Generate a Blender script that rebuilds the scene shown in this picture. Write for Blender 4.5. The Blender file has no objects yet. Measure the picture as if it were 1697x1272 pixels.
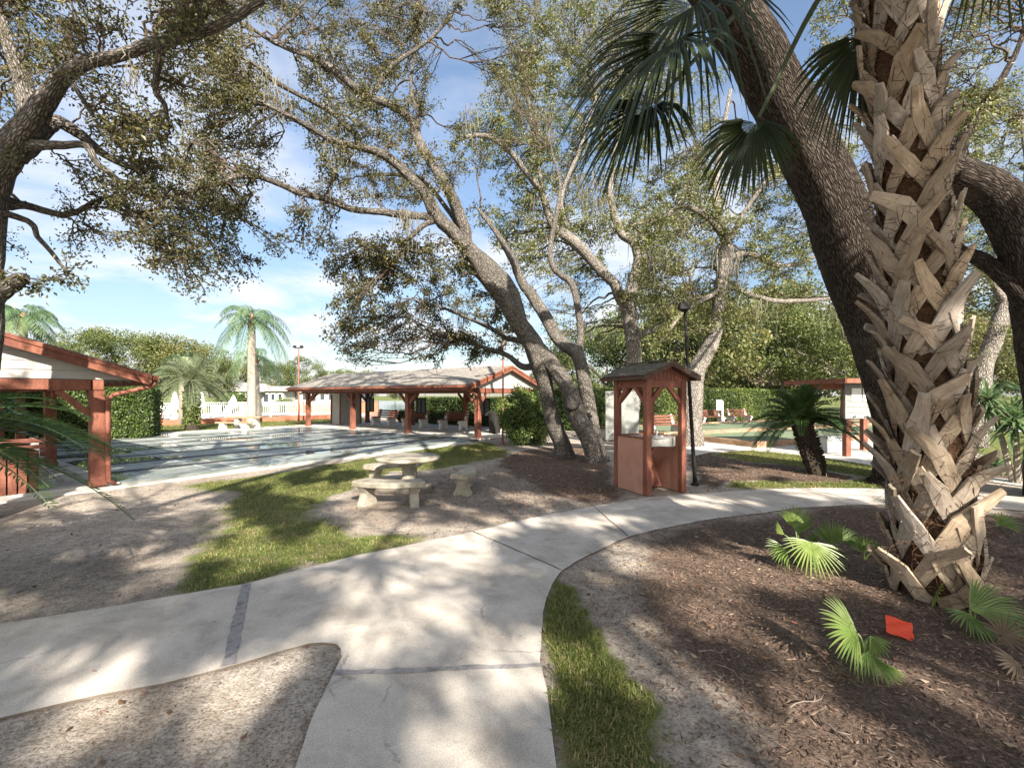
import bpy, math, random
import numpy as np
from mathutils import Matrix, Vector
from mathutils.geometry import tessellate_polygon
rng = np.random.default_rng(7)
random.seed(7)
SC = bpy.context.scene
COL = SC.collection
F0, CX, HY, H = 754.0, 848.5, 655.0, 1.7
A = np.array
def P(px, py, Y): return A([(px-CX)/F0*Y, Y, H-(py-HY)/F0*Y])
def G(px, py):
    Y = F0*H/(py-HY)
    return A([(px-CX)/F0*Y, Y])
def unit(v):
    v = np.asarray(v, float); return v/max(1e-9, np.linalg.norm(v))

# ------------------------------------------------------------------ mesh builder
class MB:
    def __init__(s): s.V=[]; s.Q=[]; s.T=[]; s.QM=[]; s.TM=[]; s.var=[]; s.bark=[]; s.n=0
    def add(s, V, Q=None, T=None, var=0.5, bark=None, mat=0):
        V=np.asarray(V,float).reshape(-1,3); k=len(V)
        s.V.append(V)
        s.var.append(np.broadcast_to(np.asarray(var,float),(k,)))
        s.bark.append(V if bark is None else np.asarray(bark,float))
        if Q is not None and len(Q):
            Q=np.asarray(Q,int).reshape(-1,4)+s.n; s.Q.append(Q); s.QM.append(np.full(len(Q),mat))
        if T is not None and len(T):
            T=np.asarray(T,int).reshape(-1,3)+s.n; s.T.append(T); s.TM.append(np.full(len(T),mat))
        s.n+=k
        return s
    def box(s, c, size, R=None, mat=0, taper=1.0, var=0.5):
        x,y,z=[d/2 for d in size]
        V=A([[-x,-y,-z],[x,-y,-z],[x,y,-z],[-x,y,-z],[-x*taper,-y*taper,z],[x*taper,-y*taper,z],[x*taper,y*taper,z],[-x*taper,y*taper,z]])
        b=V.copy()
        if R is not None: V=V@np.asarray(R).T
        return s.add(V+np.asarray(c,float), [[3,2,1,0],[4,5,6,7],[0,1,5,4],[1,2,6,5],[2,3,7,6],[3,0,4,7]], mat=mat, var=var, bark=b+A(c))
    def beam(s, a, b, w, h, mat=0, up=(0,0,1), var=.5):
        a=A(a,float); b=A(b,float); d=b-a; L=np.linalg.norm(d); x=d/L
        up=A(up,float)
        if abs(x@up)>.98: up=A([1.,0,0])
        y=unit(np.cross(up,x)); z=np.cross(x,y)
        return s.box((a+b)/2,(L,w,h),np.stack([x,y,z],1),mat=mat,var=var)
    def prism(s, poly, o, ex, ey, ez, t, mat=0, smat=None):
        # polygon in (ex,ey) plane from o, extruded along ez by t
        n=len(poly); ex,ey,ez,o=[A(q,float) for q in (ex,ey,ez,o)]
        p=A(poly,float); B=o+p[:,:1]*ex+p[:,1:2]*ey; Tt=B+ez*t
        tri=[list(f) for f in tessellate_polygon([[Vector((a,b,0)) for a,b in poly]])]
        T=tri+[[i+n for i in f[::-1]] for f in tri]
        Q=[[i,(i+1)%n,(i+1)%n+n,i+n] for i in range(n)]
        if smat is not None:
            s.add(np.vstack([B,Tt]),Q,None,mat=smat); Q=None
        return s.add(np.vstack([B,Tt]),Q,T,mat=mat,bark=np.vstack([np.c_[p,np.zeros(n)],np.c_[p,np.full(n,t)]]))
    def tube(s, pts, rad, n=8, mat=0, cap=True, rough=0, var=.5):
        pts=np.asarray(pts,float); m=len(pts); rad=np.broadcast_to(np.asarray(rad,float),(m,))
        t=np.gradient(pts,axis=0); t/=np.maximum(1e-9,np.linalg.norm(t,axis=1))[:,None]
        ref=A([0,0,1.]) if abs(t[0,2])<.9 else A([1.,0,0])
        N=np.zeros((m,3)); u=unit(np.cross(t[0],ref))
        for i in range(m):
            u=u-t[i]*(u@t[i]); u=unit(u); N[i]=u
        Bn=np.cross(t,N)
        th=np.linspace(0,2*np.pi,n,endpoint=False)
        r=rad[:,None]*np.ones(n)[None]
        ln=np.r_[0,np.cumsum(np.linalg.norm(np.diff(pts,axis=0),axis=1))]
        if rough:
            ph=rng.uniform(0,6.28,8)
            a=th[None]; l=ln[:,None]/np.maximum(rad.max(),.02)
            r=r*(1+rough*(.5*np.sin(3*a+ph[0]+.5*l)+.35*np.sin(5*a+ph[1]-.8*l)+.5*np.sin(1.3*l+ph[2]+a)+.4*np.sin(2*a+ph[4]+.3*l)))
        V=pts[:,None]+r[:,:,None]*(np.cos(th)[None,:,None]*N[:,None]+np.sin(th)[None,:,None]*Bn[:,None])
        bk=np.stack([rad[:,None]*np.cos(th)[None],rad[:,None]*np.sin(th)[None],ln[:,None]*np.ones(n)[None]],2)
        i=np.arange(m-1)[:,None]*n; j=np.arange(n)[None]; j2=(j+1)%n
        Q=np.stack([i+j,i+j2,i+n+j2,i+n+j],2).reshape(-1,4)
        T=[]; V=V.reshape(-1,3); bk=bk.reshape(-1,3)
        if cap:
            V=np.vstack([V,pts[-1:],pts[:1]]); bk=np.vstack([bk,[[0,0,ln[-1]]],[[0,0,0]]])
            k=m*n
            T=[[(m-1)*n+a,(m-1)*n+(a+1)%n,k] for a in range(n)]+[[(a+1)%n,a,k+1] for a in range(n)]
        return s.add(V,Q,T,bark=bk,mat=mat,var=var)
    def lathe(s, prof, c, n=24, mat=0, start=0, end=2*np.pi):
        prof=A(prof,float); m=len(prof); th=np.linspace(start,end,n,endpoint=False)
        V=np.stack([prof[:,0,None]*np.cos(th),prof[:,0,None]*np.sin(th),prof[:,1,None]*np.ones(n)],2).reshape(-1,3)+A(c,float)
        i=np.arange(m-1)[:,None]*n; j=np.arange(n)[None]; j2=(j+1)%n
        return s.add(V,np.stack([i+j,i+j2,i+n+j2,i+n+j],2).reshape(-1,4),mat=mat)
    def leaves(s, c, L, W, mat=0, droop=.3, var=None, flat=None, spread=1.0):
        # rhombic folded leaves at points c
        c=np.asarray(c,float); n=len(c)
        if n==0: return s
        a=rng.normal(size=(n,3)); a[:,2]-=droop
        if flat is not None: a[:,2]*=flat
        a/=np.linalg.norm(a,axis=1)[:,None]
        r=rng.normal(size=(n,3))
        if flat is not None: r=r*.35+A([0,0,1.])
        b=np.cross(a,r); b/=np.maximum(1e-6,np.linalg.norm(b,axis=1))[:,None]
        nn=np.cross(a,b)
        l=(L*rng.uniform(.65,1.25,n))[:,None]; w=(W*rng.uniform(.7,1.2,n))[:,None]
        V=np.stack([c,c+a*l*.45+b*w*.5+nn*w*.18,c+a*l,c+a*l*.5-b*w*.5+nn*w*.18],1).reshape(-1,3)
        v=rng.uniform(0,1,n) if var is None else np.broadcast_to(var,(n,))
        return s.add(V,np.arange(4*n).reshape(-1,4),var=np.repeat(v,4),mat=mat)
    def build(s, name, mats, parent=None, smooth=False, bevel=0, inv=None):
        me=bpy.data.meshes.new(name)
        V=np.vstack(s.V); nv=len(V)
        Q=np.vstack(s.Q) if s.Q else np.zeros((0,4),int); T=np.vstack(s.T) if s.T else np.zeros((0,3),int)
        me.vertices.add(nv); me.vertices.foreach_set('co',V.astype(np.float32).ravel())
        nl=len(Q)*4+len(T)*3; me.loops.add(nl)
        me.loops.foreach_set('vertex_index',np.r_[Q.ravel(),T.ravel()].astype(np.int32))
        me.polygons.add(len(Q)+len(T))
        ls=np.r_[np.arange(len(Q))*4,len(Q)*4+np.arange(len(T))*3].astype(np.int32)
        me.polygons.foreach_set('loop_start',ls)
        mi=np.r_[np.concatenate(s.QM) if s.QM else [],np.concatenate(s.TM) if s.TM else []].astype(np.int32)
        if not isinstance(mats,(list,tuple)): mats=[mats]
        for m in mats: me.materials.append(m)
        me.polygons.foreach_set('material_index',mi)
        me.polygons.foreach_set('use_smooth',np.full(len(mi),bool(smooth)))
        at=me.attributes.new('var','FLOAT','POINT'); at.data.foreach_set('value',np.concatenate(s.var).astype(np.float32))
        at=me.attributes.new('bark','FLOAT_VECTOR','POINT'); at.data.foreach_set('vector',np.vstack(s.bark).astype(np.float32).ravel())
        me.update(calc_edges=True); me.validate()
        o=bpy.data.objects.new(name,me); COL.objects.link(o)
        if parent is not None:
            o.parent=parent
            if inv is not False: o.matrix_parent_inverse=parent_inv(parent)
        if bevel:
            b=o.modifiers.new('bevel','BEVEL'); b.width=bevel; b.segments=2; b.limit_method='ANGLE'
            b.harden_normals=False
        return o
def mat_of(o): return Matrix.LocRotScale(o.location,o.rotation_euler,o.scale)
def parent_inv(p):
    if p.parent is None: return mat_of(p).inverted()
    return Matrix.Identity(4)
def tag(o,label=None,cat=None,group=None,kind=None):
    if label: o['label']=label
    if cat: o['category']=cat
    if group: o['group']=group
    if kind: o['kind']=kind
    return o
def thing(name,label,cat,loc=(0,0,0),rz=0,group=None):
    o=bpy.data.objects.new(name,None); COL.objects.link(o)
    o.empty_display_size=.2
    o.location=Vector([float(q) for q in loc]); o.rotation_euler=(0,0,rz)
    return tag(o,label,cat,group)
def dup(root,loc,rz,label=None,scale=1,group=None):
    r=root.copy(); COL.objects.link(r)
    r.location=Vector([float(q) for q in loc]); r.rotation_euler=(0,0,rz); r.scale=(scale,)*3 if np.isscalar(scale) else scale
    if label: r['label']=label
    if group: r['group']=group
    for ch in list(root.children):
        c=ch.copy(); COL.objects.link(c); c.parent=r
        for g in list(ch.children):
            d=g.copy(); COL.objects.link(d); d.parent=c
    return r
def rotz(a):
    c,s=math.cos(a),math.sin(a); return A([[c,-s,0],[s,c,0],[0,0,1.]])

# ------------------------------------------------------------------ materials
def newmat(name):
    m=bpy.data.materials.new(name); m.use_nodes=True
    nt=m.node_tree; return m,nt,nt.nodes['Principled BSDF']
def N(nt,t,**kw):
    n=nt.nodes.new(t)
    for k,v in kw.items():
        if k in n.inputs: n.inputs[k].default_value=v
        else: setattr(n,k,v)
    return n
def ramp(nt,fac,stops):
    r=nt.nodes.new('ShaderNodeValToRGB'); e=r.color_ramp.elements
    while len(e)<len(stops): e.new(.5)
    for el,(p,c) in zip(e,stops):
        el.position=p; el.color=(*c,1) if len(c)==3 else c
    nt.links.new(fac,r.inputs[0]); return r.outputs[0]
def coords(nt,space,scale):
    if space=='attr':
        a=N(nt,'ShaderNodeAttribute',attribute_name='bark'); src=a.outputs['Vector']
    elif space=='world':
        a=N(nt,'ShaderNodeNewGeometry'); src=a.outputs['Position']
    else:
        a=N(nt,'ShaderNodeTexCoord'); src=a.outputs['Object']
    mp=N(nt,'ShaderNodeMapping'); mp.inputs['Scale'].default_value=scale if not np.isscalar(scale) else (scale,)*3
    nt.links.new(src,mp.inputs[0]); return mp.outputs[0]
def mix(nt,fac,a,b,blend='MIX'):
    m=nt.nodes.new('ShaderNodeMix'); m.data_type='RGBA'; m.blend_type=blend
    for s,v in ((0,fac),(6,a),(7,b)):
        if hasattr(v,'is_linked'): nt.links.new(v,m.inputs[s])
        else: m.inputs[s].default_value=v if (s==0) else (*v,1)
    return m.outputs[2]
def rough_mat(name,cols,scale=8,rough=.8,bump=.2,bscale=None,space='obj',detail=6,stain=None,bdist=.01,spec=.3,fine=None):
    m,nt,b=newmat(name); L=nt.links
    co=coords(nt,space,scale)
    n=N(nt,'ShaderNodeTexNoise',Scale=1.0,Detail=detail,Roughness=.62); L.new(co,n.inputs['Vector'])
    k=len(cols); c=ramp(nt,n.outputs[0],[(.3+.4*i/max(1,k-1),q) for i,q in enumerate(cols)])
    if stain:
        n2=N(nt,'ShaderNodeTexNoise',Scale=stain[1],Detail=5,Roughness=.6)
        L.new(coords(nt,space,1.0),n2.inputs['Vector'])
        f=ramp(nt,n2.outputs[0],[(.48,(0,0,0)),(.7,(1,1,1))])
        c=mix(nt,f,c,stain[0])
    if fine:
        n4=N(nt,'ShaderNodeTexNoise',Scale=fine[0],Detail=3); L.new(coords(nt,space,1.0),n4.inputs['Vector'])
        c=mix(nt,fine[1],c,ramp(nt,n4.outputs[0],[(.35,(.25,.25,.25)),(.65,(.75,.75,.75))]),'OVERLAY')
    L.new(c,b.inputs['Base Color']); b.inputs['Roughness'].default_value=rough
    b.inputs['Specular IOR Level'].default_value=spec
    if bump:
        n3=N(nt,'ShaderNodeTexNoise',Scale=1.0,Detail=8,Roughness=.7); L.new(coords(nt,space,bscale or scale*3 if np.isscalar(scale) else (bscale or scale)),n3.inputs['Vector'])
        bp=N(nt,'ShaderNodeBump',Strength=bump,Distance=bdist); L.new(n3.outputs[0],bp.inputs['Height']); L.new(bp.outputs[0],b.inputs['Normal'])
    return m
def leaf_mat(name,cols,trans=.35,gloss=.5,rough=.45):
    m,nt,b=newmat(name); L=nt.links
    a=N(nt,'ShaderNodeAttribute',attribute_name='var')
    k=len(cols); c=ramp(nt,a.outputs['Fac'],[(i/max(1,k-1),q) for i,q in enumerate(cols if k>1 else cols*2)])
    L.new(c,b.inputs['Base Color']); b.inputs['Roughness'].default_value=rough; b.inputs['Specular IOR Level'].default_value=gloss
    t=N(nt,'ShaderNodeBsdfTranslucent')
    cc=N(nt,'ShaderNodeHueSaturation',Saturation=1.15,Value=1.5); L.new(c,cc.inputs['Color']); L.new(cc.outputs[0],t.inputs[0])
    mx=N(nt,'ShaderNodeMixShader'); mx.inputs[0].default_value=trans
    out=nt.nodes['Material Output']; L.new(b.outputs[0],mx.inputs[1]); L.new(t.outputs[0],mx.inputs[2]); L.new(mx.outputs[0],out.inputs[0])
    return m
def bark_mat(name,c_dark,c_mid,c_light,sx=26,sz=6,bump=1.0,dist=.03):
    m,nt,b=newmat(name); L=nt.links
    co=coords(nt,'attr',(sx,sx,sz))
    wn=N(nt,'ShaderNodeTexNoise',Scale=.7,Detail=4); L.new(co,wn.inputs['Vector'])
    add=N(nt,'ShaderNodeVectorMath',operation='MULTIPLY_ADD'); L.new(wn.outputs[1],add.inputs[0]); add.inputs[1].default_value=(1.1,1.1,.5); L.new(co,add.inputs[2])
    v=N(nt,'ShaderNodeTexVoronoi',feature='DISTANCE_TO_EDGE',Scale=1.0); L.new(add.outputs[0],v.inputs['Vector'])
    n=N(nt,'ShaderNodeTexNoise',Scale=1.6,Detail=7,Roughness=.7); L.new(co,n.inputs['Vector'])
    h=N(nt,'ShaderNodeMath',operation='MULTIPLY_ADD'); L.new(n.outputs[0],h.inputs[0]); h.inputs[1].default_value=.55
    sm=N(nt,'ShaderNodeMapRange'); sm.inputs[2].default_value=.32; L.new(v.outputs[0],sm.inputs[0]); L.new(sm.outputs[0],h.inputs[2])
    c=ramp(nt,h.outputs[0],[(.22,c_dark),(.62,c_mid),(1.0,c_light)])
    n2=N(nt,'ShaderNodeTexNoise',Scale=1.1,Detail=5,Roughness=.65); L.new(coords(nt,'attr',(3,3,1.5)),n2.inputs['Vector'])
    f=ramp(nt,n2.outputs[0],[(.52,(0,0,0)),(.72,(.55,.55,.55))])
    c=mix(nt,f,c,tuple(min(1,q*1.35+.02) for q in c_light))
    L.new(c,b.inputs['Base Color']); b.inputs['Roughness'].default_value=.92; b.inputs['Specular IOR Level'].default_value=.15
    bp=N(nt,'ShaderNodeBump',Strength=bump,Distance=dist); L.new(h.outputs[0],bp.inputs['Height']); L.new(bp.outputs[0],b.inputs['Normal'])
    return m
M={}
RED=(.30,.075,.042)
M['red']=rough_mat('red_paint',[(.14,.05,.03),(.205,.077,.047),(.255,.108,.07)],scale=(14,14,2.2),rough=.65,bump=.4,bscale=(60,60,8),stain=((.12,.042,.03),1.7),bdist=.004,fine=(60,.5))
M['red_wood']=rough_mat('red_stained_slats',[(.12,.045,.03),(.185,.07,.046)],scale=6,rough=.65,bump=.3,bscale=50)
M['stucco']=rough_mat('terracotta_stucco',[(.34,.175,.122),(.40,.215,.155),(.45,.255,.19)],scale=3,rough=.9,bump=.6,bscale=110,bdist=.006,stain=((.38,.2,.15),1.5),fine=(120,.3))
M['siding']=rough_mat('pale_siding',[(.33,.325,.30),(.39,.38,.355)],scale=4,rough=.7,bump=.12,stain=((.42,.41,.37),1.3))
M['greyboard']=rough_mat('grey_board',[(.19,.2,.19),(.235,.245,.235)],scale=5,rough=.75,bump=.1,stain=((.16,.165,.155),1.6))
M['whitepaint']=rough_mat('white_paint',[(.70,.70,.68),(.80,.80,.78)],scale=6,rough=.5,bump=.05)
M['concrete']=rough_mat('cast_concrete',[(.21,.19,.15),(.31,.285,.23),(.40,.375,.31)],scale=6,rough=.92,bump=.6,bscale=80,stain=((.19,.175,.13),3.5),bdist=.006,fine=(140,.4))
M['paleconcrete']=rough_mat('painted_concrete',[(.60,.58,.54),(.72,.70,.66)],scale=7,rough=.85,bump=.2,bscale=60,stain=((.5,.47,.42),4))
M['black']=rough_mat('black_metal',[(.012,.012,.012),(.025,.024,.022)],scale=10,rough=.75,bump=.05,spec=.2)
M['rust']=rough_mat('rusty_pole',[(.22,.08,.05),(.30,.13,.09)],scale=10,rough=.6,bump=.1)
M['board']=rough_mat('scoreboard_slate',[(.02,.025,.022),(.045,.05,.045)],scale=5,rough=.6,bump=.05)
M['steel']=rough_mat('fountain_basin',[(.36,.36,.33),(.46,.46,.43)],scale=6,rough=.3,bump=.05,spec=.6)
M['timber']=rough_mat('kerb_timber',[(.20,.125,.08),(.32,.21,.135),(.42,.30,.20)],scale=(4,4,9),rough=.85,bump=.4,bscale=40,stain=((.22,.14,.10),2))
M['turf']=rough_mat('court_turf',[(.12,.165,.105),(.18,.225,.135)],scale=3,rough=.95,bump=.4,bscale=90,stain=((.14,.16,.10),1.2),fine=(50,.3))
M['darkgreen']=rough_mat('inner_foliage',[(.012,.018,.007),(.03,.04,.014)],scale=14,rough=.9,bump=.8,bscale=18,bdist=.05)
def boot_mat():
    m,nt,b=newmat('leaf_base'); L=nt.links
    n=N(nt,'ShaderNodeTexNoise',Scale=1.0,Detail=8,Roughness=.68); L.new(coords(nt,'attr',(70,7,1)),n.inputs['Vector'])
    n2=N(nt,'ShaderNodeTexNoise',Scale=1.0,Detail=5,Roughness=.6); L.new(coords(nt,'obj',9),n2.inputs['Vector'])
    n3=N(nt,'ShaderNodeTexNoise',Scale=1.0,Detail=4,Roughness=.6); L.new(coords(nt,'attr',(160,3,1)),n3.inputs['Vector'])
    c=ramp(nt,n.outputs[0],[(.28,(.15,.11,.075)),(.42,(.28,.215,.15)),(.6,(.38,.31,.23)),(.75,(.46,.395,.31))])
    c=mix(nt,ramp(nt,n2.outputs[0],[(.5,(0,0,0)),(.72,(.75,.75,.75))]),c,(.22,.165,.115))
    oi=N(nt,'ShaderNodeObjectInfo'); hs=N(nt,'ShaderNodeHueSaturation'); mr=N(nt,'ShaderNodeMapRange'); mr.inputs[3].default_value=.55; mr.inputs[4].default_value=1.15
    L.new(oi.outputs['Random'],mr.inputs[0]); L.new(mr.outputs[0],hs.inputs['Value']); L.new(c,hs.inputs['Color']); m3=N(nt,'ShaderNodeMath',operation='MULTIPLY_ADD'); L.new(oi.outputs['Random'],m3.inputs[0]); m3.inputs[1].default_value=7.3; m3.inputs[2].default_value=0; m4=N(nt,'ShaderNodeMath',operation='FRACT'); L.new(m3.outputs[0],m4.inputs[0]); m5=N(nt,'ShaderNodeMapRange'); m5.inputs[3].default_value=.6; m5.inputs[4].default_value=1.1; L.new(m4.outputs[0],m5.inputs[0]); L.new(m5.outputs[0],hs.inputs['Saturation'])
    crack=ramp(nt,n3.outputs[0],[(.26,(.8,.8,.8)),(.31,(0,0,0))])
    c=mix(nt,crack,hs.outputs[0],(.07,.045,.03))
    L.new(c,b.inputs['Base Color']); b.inputs['Roughness'].default_value=.85; b.inputs['Specular IOR Level'].default_value=.25
    bp=N(nt,'ShaderNodeBump',Strength=.4,Distance=.008); L.new(n.outputs[0],bp.inputs['Height']); L.new(bp.outputs[0],b.inputs['Normal'])
    return m
M['boot']=boot_mat()
M['fibre']=rough_mat('palm_fibre',[(.025,.014,.008),(.085,.045,.024),(.15,.085,.045)],scale=(30,30,60),rough=.95,bump=1,bscale=80,bdist=.02,space='obj')
M['oakbark']=bark_mat('oak_bark',(.035,.031,.027),(.125,.112,.097),(.235,.215,.19),sx=40,sz=9)
M['palebark']=bark_mat('pale_oak_bark',(.06,.053,.047),(.19,.17,.147),(.33,.305,.27),sx=30,sz=7)
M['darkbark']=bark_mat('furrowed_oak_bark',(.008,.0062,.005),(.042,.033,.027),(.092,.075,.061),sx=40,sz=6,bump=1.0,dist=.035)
M['palmbark']=rough_mat('palm_bark',[(.26,.22,.18),(.38,.34,.29)],scale=(3,3,18),rough=.9,bump=.5,space='obj')
M['sagobark']=rough_mat('sago_bark',[(.015,.012,.009),(.06,.045,.032)],scale=18,rough=.95,bump=1,bdist=.03)
M['twig']=rough_mat('twig_bark',[(.045,.034,.026),(.10,.08,.062)],scale=10,rough=.9,bump=0)
M['moss']=leaf_mat('hanging_moss',[(.12,.11,.085),(.19,.175,.135),(.26,.245,.195)],trans=.3,gloss=.1,rough=.9)
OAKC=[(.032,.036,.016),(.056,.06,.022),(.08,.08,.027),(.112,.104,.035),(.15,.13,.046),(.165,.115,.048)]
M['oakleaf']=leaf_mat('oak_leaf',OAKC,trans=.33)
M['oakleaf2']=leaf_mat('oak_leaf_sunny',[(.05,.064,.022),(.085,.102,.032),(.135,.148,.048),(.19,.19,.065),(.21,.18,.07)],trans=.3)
M['farleaf']=leaf_mat('far_leaf',[(.035,.05,.016),(.07,.095,.028),(.12,.14,.045),(.17,.175,.06)],trans=.25,gloss=.3)
M['hedge']=leaf_mat('hedge_leaf',[(.035,.065,.014),(.075,.12,.024),(.13,.18,.04),(.18,.21,.06)],trans=.28)
M['palmleaf']=leaf_mat('palm_leaf',[(.014,.022,.008),(.028,.042,.014),(.055,.07,.024)],trans=.15,rough=.42,gloss=.35)
M['fan']=leaf_mat('palmetto_leaf',[(.075,.135,.03),(.14,.21,.05),(.23,.30,.09)],trans=.4,rough=.4)
M['queen']=leaf_mat('queen_palm_leaf',[(.06,.12,.06),(.11,.18,.085),(.17,.22,.10)],trans=.3)
M['phoenix']=leaf_mat('date_palm_leaf',[(.13,.165,.095),(.21,.25,.15),(.28,.31,.18)],trans=.25)
M['sago']=leaf_mat('sago_leaf',[(.02,.045,.012),(.042,.085,.022),(.075,.125,.034)],trans=.15,rough=.35)
M['deadleaf']=leaf_mat('dead_frond',[(.12,.085,.055),(.22,.17,.12)],trans=.2,gloss=.1)
M['grassblade']=leaf_mat('grass_blade',[(.06,.088,.022),(.11,.14,.036),(.18,.195,.06),(.28,.25,.11),(.32,.25,.14)],trans=.35,gloss=.25)
M['litter']=leaf_mat('leaf_litter',[(.06,.035,.022),(.13,.08,.05),(.22,.16,.11),(.30,.24,.17),(.25,.09,.045)],trans=.05,gloss=.2)
M['needle']=leaf_mat('mulch_chip',[(.045,.033,.025),(.10,.07,.053),(.18,.12,.088),(.27,.20,.155)],trans=0,gloss=.1)
M['orange']=leaf_mat('orange_sheet',[(.75,.07,.02)],trans=.3,gloss=.4)
M['glass']=rough_mat('window_glass',[(.03,.04,.045),(.05,.06,.07)],scale=2,rough=.08,bump=0,spec=.6)
M['roofgrey']=rough_mat('grey_roof',[(.30,.29,.28),(.40,.39,.37)],scale=3,rough=.9,bump=.2)
M['roofbrown']=rough_mat('tan_roof',[(.36,.26,.21),(.46,.34,.28)],scale=3,rough=.9,bump=.2)
M['brick']=rough_mat('red_masonry',[(.28,.10,.06),(.38,.16,.10)],scale=9,rough=.9,bump=.2)
M['plastic']=rough_mat('grey_plastic',[(.25,.27,.27),(.34,.36,.36)],scale=5,rough=.4,bump=.03,spec=.5)
M['fabric']=rough_mat('white_canvas',[(.70,.70,.68),(.80,.80,.79)],scale=9,rough=.8,bump=.2)

def shingle(name,cols,bw,bh):
    m,nt,b=newmat(name); L=nt.links
    br=N(nt,'ShaderNodeTexBrick',Scale=1.0); br.inputs['Brick Width'].default_value=bw; br.inputs['Row Height'].default_value=bh
    br.inputs['Mortar Size'].default_value=.008; br.inputs['Bias'].default_value=-.1
    br.inputs['Color1'].default_value=(*cols[0],1); br.inputs['Color2'].default_value=(*cols[1],1); br.inputs['Mortar'].default_value=(*[q*.35 for q in cols[0]],1)
    L.new(coords(nt,'attr',1.0),br.inputs['Vector'])
    n=N(nt,'ShaderNodeTexNoise',Scale=1.2,Detail=6); L.new(coords(nt,'attr',1.0),n.inputs['Vector'])
    c=mix(nt,.5,br.outputs[0],ramp(nt,n.outputs[0],[(.3,(.3,.3,.3)),(.7,(.7,.68,.65))]),'OVERLAY')
    L.new(c,b.inputs['Base Color']); b.inputs['Roughness'].default_value=.95
    bp=N(nt,'ShaderNodeBump',Strength=.6,Distance=.012); L.new(br.outputs[1],bp.inputs['Height']); bp.invert=True; L.new(bp.outputs[0],b.inputs['Normal'])
    return m
M['shingle']=shingle('grey_shingles',[(.20,.185,.165),(.29,.27,.24)],.32,.14)
M['shingle_dark']=shingle('dark_shingles',[(.055,.052,.045),(.10,.095,.085)],.2,.085)

def path_mat():
    m,nt,b=newmat('sidewalk_concrete'); L=nt.links
    n=N(nt,'ShaderNodeTexNoise',Scale=1.3,Detail=7,Roughness=.65); L.new(coords(nt,'world',1.0),n.inputs['Vector'])
    c=ramp(nt,n.outputs[0],[(.3,(.385,.352,.308)),(.5,(.475,.44,.39)),(.7,(.545,.51,.46))])
    s=N(nt,'ShaderNodeTexNoise',Scale=150,Detail=3,Roughness=.7); L.new(coords(nt,'world',1.0),s.inputs['Vector'])
    c=mix(nt,.45,c,ramp(nt,s.outputs[0],[(.36,(.22,.22,.22)),(.5,(.5,.5,.5)),(.66,(.72,.72,.72))]),'OVERLAY')
    v=N(nt,'ShaderNodeTexVoronoi',Scale=9.0); L.new(coords(nt,'world',1.0),v.inputs['Vector'])
    sp=ramp(nt,v.outputs[0],[(.035,(1,1,1)),(.06,(0,0,0))]); 
    v2=N(nt,'ShaderNodeTexNoise',Scale=2.7,Detail=2); L.new(coords(nt,'world',1.0),v2.inputs['Vector'])
    sel=ramp(nt,v2.outputs[0],[(.56,(0,0,0)),(.6,(1,1,1))])
    mm=mix(nt,1.0,sp,sel,'MULTIPLY')
    c=mix(nt,mm,c,(.12,.09,.07))
    w2=N(nt,'ShaderNodeTexNoise',Scale=2.6,Detail=9,Roughness=.72); w2.inputs['Distortion'].default_value=.6; L.new(coords(nt,'world',1.0),w2.inputs['Vector'])
    c=mix(nt,.55,c,ramp(nt,w2.outputs[0],[(.34,(.30,.29,.28)),(.5,(.5,.5,.5)),(.64,(.60,.60,.60))]),'OVERLAY')
    ck=N(nt,'ShaderNodeTexVoronoi',feature='DISTANCE_TO_EDGE',Scale=.55); cw=N(nt,'ShaderNodeVectorMath',operation='MULTIPLY_ADD'); L.new(w2.outputs[1],cw.inputs[0]); cw.inputs[1].default_value=(.25,.25,0); L.new(coords(nt,'world',1.0),cw.inputs[2]); L.new(cw.outputs[0],ck.inputs['Vector'])
    cs=mix(nt,1.0,ramp(nt,ck.outputs[0],[(.0015,(.7,.7,.7)),(.004,(0,0,0))]),ramp(nt,n.outputs[0],[(.5,(0,0,0)),(.56,(1,1,1))]),'MULTIPLY')
    c=mix(nt,cs,c,(.16,.13,.11))
    L.new(c,b.inputs['Base Color']); b.inputs['Roughness'].default_value=.88; b.inputs['Specular IOR Level'].default_value=.25
    bp=N(nt,'ShaderNodeBump',Strength=.35,Distance=.004); L.new(s.outputs[0],bp.inputs['Height']); L.new(bp.outputs[0],b.inputs['Normal'])
    return m
M['path']=path_mat()
M['joint']=rough_mat('joint_filler',[(.20,.19,.19),(.30,.29,.29),(.13,.12,.12)],scale=12,rough=.9,bump=.4,bscale=60,space='world')
M['darkjoint']=rough_mat('dark_joint_line',[(.09,.075,.06),(.15,.125,.10)],scale=20,rough=1,bump=0,space='world')  # dark brown for the thin joints and the slab side faces

def court_mat():
    m,nt,b=newmat('court_surface'); L=nt.links
    n=N(nt,'ShaderNodeTexNoise',Scale=.55,Detail=4,Roughness=.55); L.new(coords(nt,'world',1.0),n.inputs['Vector'])
    n2=N(nt,'ShaderNodeTexNoise',Scale=2.2,Detail=7,Roughness=.65); L.new(coords(nt,'world',1.0),n2.inputs['Vector'])
    c=ramp(nt,n2.outputs[0],[(.3,(.20,.23,.212)),(.5,(.245,.275,.252)),(.7,(.30,.325,.298))])
    wet=ramp(nt,n.outputs[0],[(.505,(0,0,0)),(.58,(1,1,1))])
    c2=mix(nt,wet,c,(.135,.165,.155))
    L.new(c2,b.inputs['Base Color'])
    r=ramp(nt,n.outputs[0],[(.485,(.6,.6,.6)),(.57,(.03,.03,.03))]); L.new(r,b.inputs['Roughness'])
    b.inputs['Specular IOR Level'].default_value=.5
    return m
M['court']=court_mat()
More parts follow.
